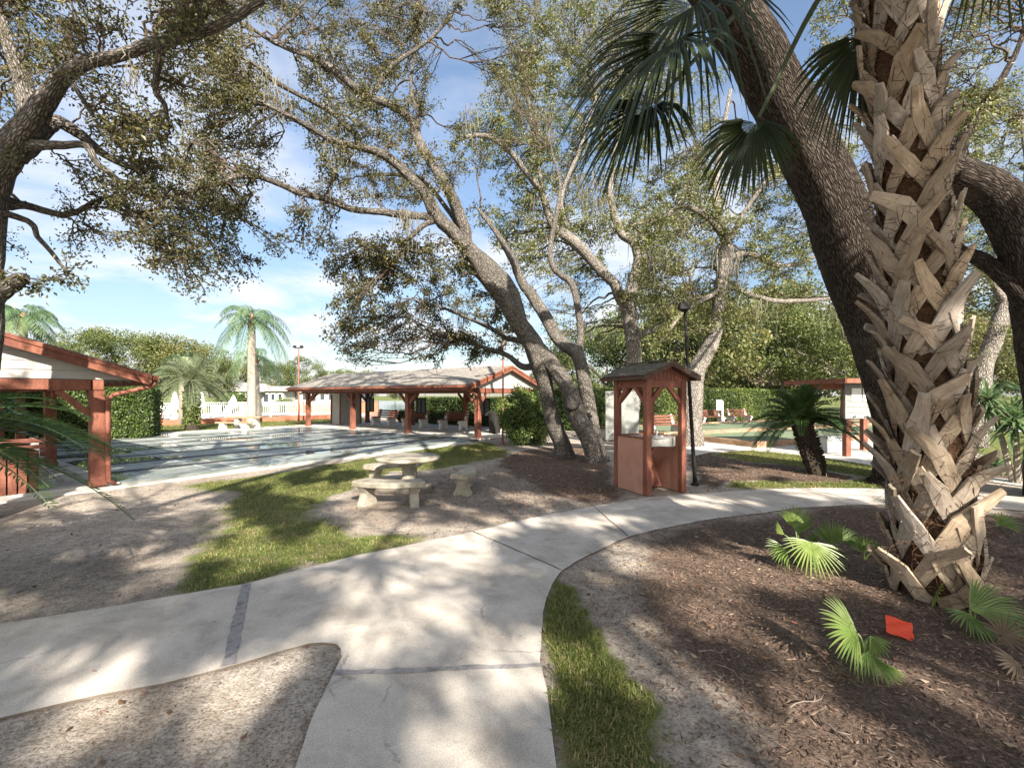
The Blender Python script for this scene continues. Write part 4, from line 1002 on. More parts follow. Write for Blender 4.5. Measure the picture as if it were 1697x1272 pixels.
o.limb([(619,155,10.9,9),(650,110,11,8),(720,60,11.1,6),(760,10,11.2,4)],n=8)
o.area([(280,-60),(760,-60),(880,40),(880,200),(800,300),(720,330),(640,330),(560,330),(470,340),(400,370),(330,340),(290,260),(300,120)],30,1.7,.50,thr=-.2,nsub=9,nl=42,L_=.064,W_=.033)
o.area([(340,330),(430,300),(560,345),(545,420),(530,450),(490,470),(470,430),(430,440),(400,470),(370,470),(350,420)],36,1.0,.42,thr=-.35,nsub=9,nl=30,L_=.072,W_=.037,var=.3)
o.area([(545,430),(640,390),(700,410),(780,430),(850,510),(860,570),(800,590),(700,600),(640,570),(560,600),(545,520)],27,1.5,.52,thr=-.42,nsub=9,nl=32,L_=.085,W_=.043)
o.area([(545,560),(600,540),(600,600),(570,605)],22,.8,.35,thr=-2,nsub=7,nl=28,L_=.07,W_=.034,var=.2)
for p,n,l in (((672,350,10),40,.9),((676,352,10),30,1.1),((680,352,10),20,.7),((448,130,8.4),30,.7),((455,150,8.4),26,.6),((340,296,8),40,.45),((300,318,7.8),30,.45),((322,308,7.9),30,.4),((545,322,9.2),22,.45),((495,316,8.9),20,.4),((570,240,9.2),30,.5),((545,230,9),20,.6),((610,300,10),24,.8),((690,500,13),24,.9),((760,520,13),30,1.1),((435,120,8.3),24,.5),((775,180,11),30,.8)): o.hang(P(*p),n,l)
o.done()
# --- second oak behind the shelter
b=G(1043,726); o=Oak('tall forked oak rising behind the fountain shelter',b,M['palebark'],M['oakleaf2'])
o.limb([(1040,727,18.6,40),(1043,690,18.6,33),(1047,650,18.6,30),(1051,600,18.6,26),(1048,560,18.6,25),(1044,520,18.6,26),(1041,500,18.6,24),(1050,470,18.6,20),(1058,445,18.6,20),(1063,424,18.6,20),(1052,398,18.7,17),(1032,386,18.8,14),(1019,353,18.9,12),(1012,318,19,10),(1018,270,19.1,8),(1030,210,19.2,6),(1035,150,19.3,4)],n=14)
o.limb([(1041,510,18.6,22),(1026,490,18.4,20),(1019,470,18.2,18),(1002,455,18,17),(977,427,17.7,17),(949,399,17.4,18),(920,378,17.1,15),(910,353,16.9,13),(899,318,16.6,12),(885,298,16.3,11),(871,282,16,10),(846,250,15.6,10),(818,229,15.2,9),(793,226,14.8,7),(760,235,14.4,5)],n=12)
o.limb([(899,318,16.6,8),(893,280,16.7,7),(888,254,16.8,7),(878,183,17,5),(870,120,17.2,4)],n=8)
o.limb([(1062,424,18.6,10),(1090,380,18.8,7),(1130,330,19,5),(1150,270,19.2,4)],n=8)
o.limb([(949,399,17.4,9),(930,330,18,7),(960,250,18.6,6),(990,160,19,4)],n=8)
o.limb([(1048,560,18.6,14),(1090,540,17.9,10),(1105,520,17.6,8),(1130,480,17.2,5)],n=8)
o.area([(770,-40),(1200,-40),(1180,330),(1120,430),(1100,520),(1000,560),(960,440),(870,470),(830,420),(780,330),(760,250)],27,2.6,.78,thr=-.3,nsub=10,nl=36,L_=.105,W_=.056)
o.area([(870,460),(960,430),(1000,540),(1020,600),(900,560)],30,2,.7,thr=-.5,nsub=8,nl=30,L_=.10,W_=.05)
for p,n,l in (((905,190,16),40,1.2),((985,300,18),40,1.4),((1000,330,18),30,1.3),((955,290,18),40,1.4),((1070,430,18.4),50,1.5),((1080,440,18.3),40,1.6),((1065,380,18.6),24,1.2),((880,330,16.5),20,.8),((940,470,17),24,1),((1095,420,18),24,1.4)): o.hang(P(*p),n,l,w=.022,sp=.3)
o.done()
# --- third oak near the black pole
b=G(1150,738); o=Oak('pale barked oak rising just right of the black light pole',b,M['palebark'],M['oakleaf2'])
o.limb([(1146,740,15.5,40),(1146,700,15.5,32),(1148,650,15.5,30),(1155,615,15.5,27),(1168,590,15.5,26),(1180,565,15.5,23),(1190,530,15.5,21),(1193,487,15.5,22),(1201,441,15.5,22),(1203,410,15.5,20),(1196,385,15.5,15),(1188,350,15.5,12),(1186,300,15.6,10),(1195,230,15.7,8),(1210,150,15.8,5)],n=14)
o.limb([(1196,388,15.5,14),(1180,368,15.3,10),(1154,349,15.1,9),(1125,342,14.9,8),(1094,364,14.7,7),(1060,370,14.5,6),(1037,374,14.3,4)],n=8)
o.limb([(1201,430,15.5,12),(1240,420,15.8,9),(1290,440,16,8),(1340,430,16.2,6),(1390,390,16.4,4)],n=8)
o.limb([(1196,480,15.5,10),(1160,500,15.2,7),(1130,520,15,6),(1110,550,14.8,4)],n=8)
o.limb([(1203,410,15.5,9),(1235,350,15.5,7),(1280,290,15.6,6),(1330,230,15.7,4)],n=8)
o.limb([(1200,470,15.5,10),(1250,490,15.8,8),(1300,500,16,8),(1390,495,16.4,5)],n=8)
o.area([(1060,330),(1200,250),(1320,180),(1440,200),(1440,520),(1330,520),(1240,540),(1160,560),(1070,560),(1050,430)],28,2.2,.72,thr=-.26,nsub=10,nl=34,L_=.095,W_=.05)
for p,n,l in (((1215,440,15.4),50,1.3),((1205,420,15.4),40,1.5),((1170,400,15.3),30,1.2),((1130,360,15),30,1.0),((1250,500,15.8),30,1),((1390,500,16),40,1.2),((1100,420,15),24,1.2)): o.hang(P(*p),n,l,w=.02,sp=.28)
o.done()
# --- the big leaning oak behind the sabal palm
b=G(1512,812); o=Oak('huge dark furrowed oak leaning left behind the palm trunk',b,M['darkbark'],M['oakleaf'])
o.limb([(1520,812,8.6,140),(1512,770,8.6,104),(1502,700,8.6,92),(1487,640,8.5,88),(1463,560,8.4,86),(1443,505,8.3,86),(1421,450,8.1,88),(1403,395,7.9,90),(1385,335,7.6,88),(1354,268,7.3,86),(1318,194,6.9,84),(1275,110,6.5,82),(1225,20,6.0,80),(1160,-90,5.5,76)],n=26,rough=.07,steps=9)
e=o.nodes[0][-1]
def wl(pts): o.limb([(*e[:3],.24)]+pts,world=True,n=10)
wl([(2.2,4.4,8.2,.2),(1.7,2.6,8.9,.16),(.6,.4,9.3,.11),(-.8,-2.2,9.5,.06),(-1.5,-4,9.4,.03)])
wl([(2.6,4.3,8.4,.2),(3.4,2.2,9.2,.16),(4.5,-.6,9.4,.12),(5.5,-3.6,9.2,.08),(6.2,-6.5,8.7,.03)])
wl([(2.3,5.0,8.6,.18),(2.6,5.6,9.8,.15),(1.4,6.6,10.6,.1),(-.6,7.6,11.1,.05)])
wl([(3,4.8,8.4,.16),(4.6,4.2,9.4,.13),(6.8,3.2,10,.09),(9.2,2.2,10,.04)])
o.limb([(1.7,2.6,8.9,.11),(2.6,-.6,8.6,.09),(3.0,-3.4,8.0,.06),(2.6,-6.6,7.2,.03)],world=True,n=8)
wl([(3.4,2.2,9.2,.16),(3.6,-2,9.3,.14),(4.6,-6,9.0,.1),(5.6,-10,8.2,.06),(6,-13,7.4,.03)])  # limbs added out of view behind the camera to carry shading clumps
wl([(1.7,2.6,8.9,.14),(0.4,-2.5,9.2,.12),(-.6,-6.5,8.6,.08),(-1.2,-10.5,7.6,.03)])
wl([(4.5,-.6,9.4,.1),(7.5,-4,9.0,.08),(9.6,-7.5,8.2,.03)])
SUNNY=[(330,1165,80,10),(440,1100,40,8),(30,1015,45,7),(60,1100,35,8),(130,1230,60,12),(160,858,240,46),(330,925,50,14),(600,884,70,10),(470,900,40,10),(640,905,60,10),(1230,1000,40,12),(1130,965,50,12),(1290,1045,50,10),(1180,1060,30,18),(1360,1140,50,12),(1640,1150,50,16),(1640,960,40,18),(1260,900,50,7),(700,935,120,34),(820,885,70,16),(100,858,150,17),(250,835,120,10),(60,1000,50,14),(30,1150,45,18),(580,1040,40,9),(690,1040,40,11),(785,1043,50,11),(520,955,50,11),(880,1080,28,22),(850,1185,32,50),(1000,862,60,8),(1105,1105,40,60),(985,1110,32,50),(1215,1180,40,30),(1180,830,40,6),(1060,930,30,16),(1330,950,60,50),(1540,985,26,18),(1590,900,60,80),(1560,1120,60,12),(350,1112,40,12),(610,850,50,9),(480,812,60,8),(720,872,40,8),(900,862,50,6),(400,905,40,12),(1420,1170,40,20),(620,812,40,6),(700,775,40,5),(770,795,30,10),(330,775,120,10),(560,760,120,8),(1090,790,30,14)]  # ground ellipses the added clumps must leave in sun
got=[]
for _ in range(14000):  # unseen leaf clumps added behind the camera to cast dapples on the ground
    if len(got)>=600: break
    g=A([rng.uniform(-9.5,8),rng.uniform(1.9,14),0]); z=rng.uniform(5.6,10)
    c=g+sv/sv[2]*z
    if c[1]>0 and (c[2]-H)/max(c[1],.1)<1.25: continue
    px,py=CX+g[0]/g[1]*F0,HY+H/g[1]*F0
    if any(((px-a)/(rx+78*2.5/g[1]))**2+((py-b_)/(ry+52*3/g[1]**1.5))**2<1 for a,b_,rx,ry in SUNNY): continue
    if g[1]>7 and wob(g[:1]*1.5,g[1:2]*1.1,.9)[0]<.12: continue
    if got and np.min(np.linalg.norm(A(got)-c,axis=1))<.42: continue
    got.append(c); o.clump(c,.40,nsub=8,nl=40,L_=.11,W_=.065,tail=.93,guard=True)
nb=0
for _ in range(3000):  # more unseen clumps, added to shade the palm top and left sago
    if nb>=88: break
    p=A([rng.uniform(-5,-3.0),rng.uniform(3.1,3.9),rng.uniform(.9,1.7)]) if nb%10==0 else A([rng.uniform(.9,4.1),rng.uniform(3.2,4.2),rng.uniform(2.9,6.0)]); z=rng.uniform(7,10); c=p+sv/sv[2]*(z-p[2])
    if c[1]>0 and (c[2]-H)/max(c[1],.1)<1.25: continue
    if np.min(np.linalg.norm(A(got)-c,axis=1))<.42: continue
    got.append(c); nb+=1; o.clump(c,.5,nsub=8,nl=30,L_=.11,W_=.065,tail=.93,guard=True)
o.done()
# --- oak whose limb bends down at the right edge
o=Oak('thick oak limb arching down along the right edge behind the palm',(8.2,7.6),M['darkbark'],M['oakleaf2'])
o.limb([(1790,830,7.4,120),(1770,700,7.4,98),(1745,560,7.3,88),(1722,470,7.3,78),(1697,402,7.2,72),(1671,353,7.2,66),(1647,320,7.2,62),(1615,297,7.2,58),(1580,282,7.3,54),(1540,262,7.4,50),(1495,225,7.6,44),(1460,160,7.8,38),(1440,80,8,30),(1430,-20,8.3,22)],n=20,rough=.07,steps=8)
o.limb([(1730,530,7.3,44),(1697,490,7.3,30),(1660,452,7.4,26),(1625,425,7.5,22),(1590,410,7.6,18),(1545,390,7.8,12),(1500,350,8,8),(1450,330,8.3,4)],n=10)
o.limb([(1580,282,7.3,26),(1600,220,7.7,18),(1640,160,8.1,12),(1680,90,8.4,8),(1700,20,8.8,5)],n=8)
o.area([(1540,-60),(1720,-60),(1700,120),(1640,240),(1560,240),(1540,100)],34,.9,.45,thr=.05,nsub=8,nl=28,L_=.065,W_=.033)
o.area([(1350,-60),(1440,-60),(1440,240),(1350,200)],34,.9,.42,thr=-.1,nsub=8,nl=26,L_=.065,W_=.033)
o.done()
# --- oak farther back at the right
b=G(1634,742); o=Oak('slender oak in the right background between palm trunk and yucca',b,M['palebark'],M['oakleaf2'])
o.limb([(1615,742,15,34),(1622,680,15,28),(1630,610,15,26),(1648,555,15,24),(1666,505,15,22),(1676,440,15,18),(1690,370,15.2,14),(1700,280,15.4,10),(1690,200,15.6,6)],n=12)
o.limb([(1666,505,15,14),(1640,460,14.8,10),(1600,420,14.6,8),(1570,370,14.5,5)],n=8)
o.limb([(1690,370,15.2,10),(1650,320,15.4,8),(1610,260,15.6,5)],n=8)
o.area([(1555,170),(1640,140),(1760,160),(1780,520),(1700,600),(1650,600),(1600,590),(1560,480)],30,2,.7,thr=-.35,nsub=9,nl=30,L_=.09,W_=.048)
o.done()

# ------------------------------------------------------------------ background trees
def tree_proto(h,rad,leafm,seed,ncl=70,L_=.22,W_=.13,bark=None):
    r2=np.random.default_rng(seed)
    t=thing('oak_tree','x','tree')
    tb=MB(); pts=[(0,0,-.1),(.1,.05,h*.2),(.0,-.1,h*.36),(.2,0,h*.55)]
    tb.tube(catmull(pts,5),np.linspace(h*.035,h*.012,16),8,rough=.1)
    cs=[]
    for k in range(7):
        a=k*2.4+r2.uniform(-.3,.3); el=r2.uniform(.3,1.1); ln=rad*r2.uniform(.6,1.0)
        p0=A([0,0,h*r2.uniform(.22,.45)]); p1=p0+A([math.cos(a)*ln*.5,math.sin(a)*ln*.5,ln*el*.5]); p2=p0+A([math.cos(a)*ln,math.sin(a)*ln,ln*el*.75])
        tb.tube(catmull([p0,p1,p2],5),np.linspace(h*.014,h*.004,11),6,rough=.08)
    tb.build('trunk',bark or M['palebark'],t,smooth=True)
    cb=MB(); n=0
    while n<ncl:
        d=r2.normal(size=3); d/=np.linalg.norm(d); q=r2.uniform(.45,1)**.5
        c=A([d[0]*rad*q,d[1]*rad*q,h*.58+d[2]*h*.42*q])
        if c[2]<h*.14: continue
        rr=rad*r2.uniform(.16,.32); m=int(170)
        dd=r2.normal(size=(m,3)); dd/=np.linalg.norm(dd,axis=1)[:,None]; rad_=r2.uniform(.35,1,m)[:,None]**.6
        lp=c+dd*rad_*rr*A([1,1,.7]); v=np.clip(r2.normal(r2.uniform(.2,.75),.15,m)+.15*dd[:,2],0,1)
        cb.leaves(lp,L_,W_,var=v,droop=.2); n+=1
    cb.build('crown',[leafm],t)
    return t
PT=[tree_proto(8.5,5.2,M['farleaf'],11,95),tree_proto(7.2,3.6,M['oakleaf2'],12,75,.20,.12),tree_proto(9.5,4.4,M['farleaf'],13,90)]
used=[False]*3
def far_tree(k,px,Y,scale,label,rz=None,group='trees of the wooded backdrop'):
    x=(px-CX)/F0*Y; rz=rng.uniform(0,6.28) if rz is None else rz
    if not used[k]:
        used[k]=True; t=PT[k]; t.location=(x,Y,0); t.rotation_euler=(0,0,rz); t.scale=(scale,)*3; t['label']=label; t['group']=group; return t
    return dup(PT[k],(x,Y,0),rz,label,scale,group)
# left backdrop beyond the pool
for k,px,Y,s,lab in ((0,205,58,1.22,'broad rounded oak on the skyline above the near pavilion roof'),(2,140,62,1.12,'oak left of the broad skyline oak, above the pavilion eave'),(1,285,60,1.32,'oak on the skyline directly above the stocky date palm'),(0,60,66,1.05,'oak half hidden behind the near pavilion gable'),(2,335,66,.95,'oak between the date palm and the tall queen palm'),(1,385,78,1.05,'low oak right behind the tall queen palm trunk'),(0,445,84,.95,'dark oak behind the white houses'),(2,505,86,.93,'oak above the house roofs left of the far light pole'),(0,560,92,.85,'oak behind the left end of the far pavilion roof'),(1,610,100,1.0,'low oak peeping over the middle of the far pavilion roof'),(2,-30,56,1.1,'oak behind the near pavilion at the far left'),(1,655,104,.85,'lowest oak top over the far pavilion ridge')):
    far_tree(k,px,Y,s,lab)
# right backdrop beyond the hedge
for k,px,Y,s,lab in ((0,1005,36,.75,'oak between the twin oak trunks and the shelter roof'),(2,1085,40,.98,'oak directly above the shelter roof in the background'),(1,1160,33,1.05,'sunlit oak behind the hedge near the pole'),(0,1245,36,.95,'wide sunlit oak above the small sign post'),(2,1330,40,1.05,'tall dark oak behind the tan house roof'),(0,1400,31,.74,'bushy oak right above the notice kiosk roof'),(1,1475,38,1.2,'oak behind the big leaning trunk'),(2,1560,44,1.1,'oak seen in the gap right of the palm trunk'),(0,1650,48,1.0,'oak behind the yucca at the right edge'),(1,1730,40,1.15,'oak at the far right edge of the backdrop'),(1,925,62,.9,'distant oak seen between shrub and twin trunks'),(2,1290,52,1.25,'tallest oak far behind the hedge'),(0,1120,56,1.1,'distant oak left of the pale barked oak')):
    far_tree(k,px,Y,s*1.17,lab)

# ------------------------------------------------------------------ hedges and shrubs
def leafy_box(mb,a,b,zs,th,n,L_=.09,W_=.055,var=None):
    a=A(a,float); b=A(b,float); d=b-a; ln=np.linalg.norm(d); d/=ln; nn=A([-d[1],d[0]])
    face=rng.choice(4,n,p=[.46,.14,.3,.1]); u=rng.uniform(0,ln,n); w_=rng.uniform(-th/2,th/2,n); z=rng.uniform(zs[0],zs[1],n)
    w_=np.where(face==0,-th/2,np.where(face==1,th/2,w_)); z=np.where(face==2,zs[1],z); u=np.where(face==3,np.where(rng.random(n)<.5,0,ln),u)
    bump=.09*wob(u*1.6,z*2.2,1.5)
    w_=w_+np.where(face==0,-bump,0)+rng.normal(0,.05,n); z=z+np.where(face==2,bump*.6,0)+rng.normal(0,.04,n)
    pts=np.c_[a[0]+d[0]*u+nn[0]*w_,a[1]+d[1]*u+nn[1]*w_,np.maximum(z,.02)]
    pt2=np.clip(.45+.5*wob(u*1.1,z*1.3,1.2)+rng.normal(0,.2,n),0,1)
    mb.leaves(pts,L_,W_,var=pt2 if var is None else np.clip(pt2*var,0,1),droop=.1)
def hedge(a,b,h,th,n,label,L_=.10,W_=.06,var=None):
    a=A(a); b=A(b); c=(a+b)/2; t=thing('hedge',label,'hedge',(*c,0))
    mb=MB(); leafy_box(mb,a,b,(.03,h),th,n,L_,W_,var); mb.build('foliage',M['hedge'],t)
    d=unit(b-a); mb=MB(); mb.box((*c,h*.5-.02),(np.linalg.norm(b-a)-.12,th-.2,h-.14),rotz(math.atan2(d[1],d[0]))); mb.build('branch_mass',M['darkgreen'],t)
hedge((1.9,25.2),(21.5,33.4),2.05,1.2,26000,'long clipped sunlit hedge behind the bocce courts',.12,.075)
hedge(WR(-10.2,6.4,0)[:2],WR(2.2,6.4,0)[:2],1.5,1.1,12000,'dark hedge at the back of the far pavilion',.11,.065,.55)
hedge((-19.8,16.2),(-14.7,18.8),2.05,2.2,14000,'rounded dark green hedge behind the near pavilion post',.11,.065,.7)
def shrub(c,rx,rz_,n,label,L_=.085,W_=.05,var=1.0,name='shrub'):
    t=thing(name,label,'shrub',(c[0],c[1],0))
    d=rng.normal(size=(n,3)); d/=np.linalg.norm(d,axis=1)[:,None]; q=rng.uniform(.72,1.05,n)**.6
    q=q*(1+.10*np.sin(d[:,0]*7+d[:,2]*4)+.07*np.sin(d[:,1]*9-d[:,2]*6))
    p=np.c_[c[0]+d[:,0]*rx*q,c[1]+d[:,1]*rx*q,rz_*.93+d[:,2]*rz_*q*1.02]; p=p[p[:,2]>.03]
    mb=MB(); v=np.clip(.5*var+.35*np.sin(p[:,0]*5)*np.sin(p[:,2]*6+p[:,1]*3)+rng.normal(0,.18,len(p)),0,1); mb.leaves(p,L_,W_,var=v,droop=.1); mb.build('foliage',M['hedge'],t)
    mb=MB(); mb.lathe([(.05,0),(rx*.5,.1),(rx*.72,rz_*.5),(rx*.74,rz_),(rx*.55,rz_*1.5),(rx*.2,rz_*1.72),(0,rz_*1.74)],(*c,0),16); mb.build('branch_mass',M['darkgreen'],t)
p=G(868,741); shrub((p[0]+.1,p[1]+.9),.98,1.02,9000,'round glossy green shrub beside the far pavilion and twin oaks')
for px,py,r_,h_,lab in ((635,699,.42,.42,'small red flowered bush behind the bench nearest the lake gap'),):
    p=WR(-10.9,5.6,0)[:2]; shrub(p,r_,h_,1600,lab,.07,.045,.6)
p=G(470,684); shrub(p,1.0,.7,1500,'low bush on the lawn by the white house',.16,.1)
p=G(390,685); shrub(p,1.6,1.0,2000,'dark bush beside the white house gable',.2,.12,.5)

# ------------------------------------------------------------------ palms and fronds
def pinnate(mb,base,az,el,L_,droop,ll,n,w=.02,vang=.5,mat=0,rach=.012,var=None,curlz=.0,tipcut=.12):
    base=A(base,float); k=14; d=A([math.cos(az)*math.cos(el),math.sin(az)*math.cos(el),math.sin(el)])
    t=np.linspace(0,1,k); pts=base+d*(t*L_)[:,None]; pts[:,2]-=droop*t**2.2*L_; 
    hor=(droop*t**2.2)*.15*L_; pts[:,:2]-=np.outer(hor,d[:2])
    mb.tube(pts,np.linspace(rach,rach*.25,k),4,mat=mat,cap=False,var=.8)
    side=unit(np.cross(d,A([0,0,1.])));
    tt=np.linspace(tipcut,.985,n); 
    v0=rng.uniform(.2,.8) if var is None else var
    V=[];vv=[]
    for q in tt:
        x=q*(k-1); i=min(int(x),k-2); f=x-i; p=pts[i]*(1-f)+pts[i+1]*f; tg=unit(pts[i+1]-pts[i]); up=unit(np.cross(side,tg))
        l=ll*(math.sin(math.pi*(.16+.80*q))**.7)*rng.uniform(.88,1.1)
        for sg in (1,-1):
            dd=unit(side*sg*math.cos(vang)*.9+up*math.sin(vang)+tg*rng.uniform(.45,.75)+rng.normal(0,.06,3))
            wv=unit(np.cross(dd,up))*w/2; mid=p+dd*l*.55; tip=p+dd*l+A([0,0,-curlz*l])
            mid=mid+A([0,0,-curlz*l*.25])
            V+=[p,mid+wv,tip,mid-wv]; vv+=[np.clip(v0+rng.normal(0,.15),0,1)]*4
    mb.add(V,np.arange(len(V)).reshape(-1,4),var=vv,mat=mat)
def fan(mb,hub,d,up,L_,n=30,spread=3.6,w=.03,droop=.2,mat=0,fuse=.4,var=.5,cup=.25,split=None):
    hub=A(hub,float); d=unit(d); up=A(up,float); up=unit(up-d*(up@d)); s=np.cross(up,d)
    for i in range(n):
        a=-spread/2+spread*i/(n-1)+rng.normal(0,.012); r=L_*(.80+.2*math.cos(a*.7))*rng.uniform(.93,1.05)
        dr=unit(d*math.cos(a)+s*math.sin(a)+up*cup*abs(math.sin(a*.5)))
        sd=unit(np.cross(up,dr)); m=7; t=A([.03,.2,fuse,.58,.74,.89,1.0]); ww=A([.10,.55,1.0,.92,.72,.4,.04])*w*.5
        ww[:3]=np.maximum(ww[:3],0); 
        ww[1]=min(ww[1],1); 
        # the fused inner part fills the gap between neighbours
        fill=L_*spread/(n-1)*.52
        ww[0]=fill*t[0]; ww[1]=fill*t[1]; ww[2]=max(ww[2],fill*t[2]*.9)
        cpt=hub+dr*(r*t)[:,None]; cpt[:,2]-=droop*r*np.maximum(0,t-.25)**2*(1+rng.uniform(-.3,.3))
        ridge=up*(w*.22)
        Lp=cpt+sd*ww[:,None]; Rp=cpt-sd*ww[:,None]; Cp=cpt-ridge*np.minimum(1,ww/(w*.5))[:,None]
        V=np.vstack([Lp,Cp,Rp]); Q=[[j,j+1,m+j+1,m+j] for j in range(m-1)]+[[m+j,m+j+1,2*m+j+1,2*m+j] for j in range(m-1)]
        mb.add(V,Q,var=np.clip(var+rng.normal(0,.14),0,1),mat=mat)
# stocky date palm with ivy
def date_palm():
    b=G(319,712); c=A([*b,0.]); t=thing('date_palm','stocky grey green date palm with ivy on its trunk beside the pool fence','palm tree',c)
    top=c+A([-.1,0,2.35]); mb=MB(); mb.tube([c+A([0,0,-.05]),c+A([0,0,.5]),c+A([-.05,0,1.5]),top],[.34,.26,.25,.33],12,rough=.12); mb.build('trunk',M['sagobark'],t)
    cr=MB()
    for k in range(64):
        el=math.asin(rng.uniform(-.45,.97)); az=k*2.39996
        pinnate(cr,top+A([0,0,.1]),az,el,rng.uniform(1.7,2.15),.28+.25*(1-el/1.5),.42,42,w=.022,vang=.45,rach=.018)
    cr.build('crown',M['phoenix'],t)
    iv=MB(); n=1500; th=rng.uniform(0,6.28,n); z=rng.uniform(.3,1.9,n); r=.28+rng.uniform(0,.1,n)
    iv.leaves(np.c_[c[0]+np.cos(th)*r-.03,c[1]+np.sin(th)*r,z],.1,.09,droop=.6,var=np.clip(rng.normal(.6,.25,n),0,1)); iv.build('ivy',M['hedge'],t)
date_palm()
def queen(px,py,Y,ztop,label,R_,tw,nfr,bend=0):
    x=(px-CX)/F0*Y; c=A([x,Y,0.]); t=thing('queen_palm',label,'palm tree',c)
    top=c+A([bend,0,ztop]); mb=MB(); mb.tube(catmull([c+A([0,0,-.05]),c+A([0,0,ztop*.15]),c+A([bend*.5,0,ztop*.5]),top],6),np.linspace(tw*.58,tw*.4,19),12,rough=.03); mb.build('trunk',M['palmbark'],t,smooth=True)
    mb=MB(); mb.tube([top,top+A([0,0,.45]),top+A([0,0,.95])],[tw*.45,tw*.36,tw*.15],10); 
    for k in range(9): a=k*.7; mb.tube([top+A([0,0,-.15+.03*k]),top+A([math.cos(a)*.25,math.sin(a)*.25,.3])],[.05,.02],5)
    mb.build('crownshaft',M['timber'],t,smooth=True)
    cr=MB()
    for k in range(nfr):
        el=math.asin(rng.uniform(-.3,.97)); az=k*2.39996+rng.uniform(-.2,.2)
        pinnate(cr,top+A([0,0,.55]),az,el,R_*rng.uniform(.95,1.25),.62+.3*(1-el/1.57),.58,60,w=.026,vang=-.05,rach=.025,curlz=.55)
    cr.build('crown',M['queen'],t)
queen(417,700,27.6,5.75,'tall queen palm with smooth pale grey trunk on the far lawn',2.75,.5,25)
queen(429,695,33,4.0,'shorter queen palm half hidden behind the tall palm trunk',2.0,.34,14,bend=-.2)
queen(38,0,21,4.6,'feathery palm top showing over the near pavilion roof at left',2.0,.4,20)
# plain palm trunk near the fence at left
b=G(305,703); t=thing('palm_trunk','pale palm trunk standing behind the date palm at the pool fence','palm tree',(*b,0))
mb=MB(); mb.tube([(*b,0),(b[0],b[1],1.8),(b[0]+.05,b[1],3.4)],[.3,.26,.22],10); mb.build('trunk',M['palmbark'],t,smooth=True)
cr=MB()
for k in range(14): pinnate(cr,(b[0]+.05,b[1],3.4),k*2.4,rng.uniform(.1,1.2),1.6,.6,.45,36,w=.03)
cr.build('crown',M['queen'],t)
# sago palm
def sago(c,label,ztop,rt,nf,L_,lean=(0,0),els=(-.15,1.3),ll=.16):
    c=A([*c,0.]); t=thing('sago_palm',label,'palm',c); top=c+A([lean[0],lean[1],ztop])
    mb=MB(); mb.tube(catmull([c+A([0,0,-.05]),c*.6+top*.4,top],8),np.linspace(rt*.85,rt,17),14,rough=.16)
    for k in range(220):
        f=rng.uniform(.03,1); a=k*2.4; p=c+(top-c)*f; d=A([math.cos(a),math.sin(a),.35]); r=rt*(.84+.16*f)
        mb.tube([p+d*r*.85,p+d*(r+.05)],[.035,.012],4)
    mb.build('trunk',M['sagobark'],t)
    cr=MB()
    for k in range(nf):
        el=els[0]+(els[1]-els[0])*rng.uniform(0,1)**1.0; az=k*2.39996
        pinnate(cr,top+A([0,0,.05]),az,el,L_*rng.uniform(.85,1.12),.22+.28*math.cos(el),ll,58,w=.014,vang=.35,rach=.012,curlz=.1,tipcut=.1)
    cr.build('crown',M['sago'],t); return t
b=G(1354,785); sago(b,'dark sago palm with arching fronds on a stout black trunk right of the path',1.08,.2,86,1.2,lean=(-.28,.1),ll=.2)
sago((-4.75,3.45),'fern like sago palm fronds reaching in from the left edge',1.3,.2,56,1.5,els=(-.1,.75),ll=.2)
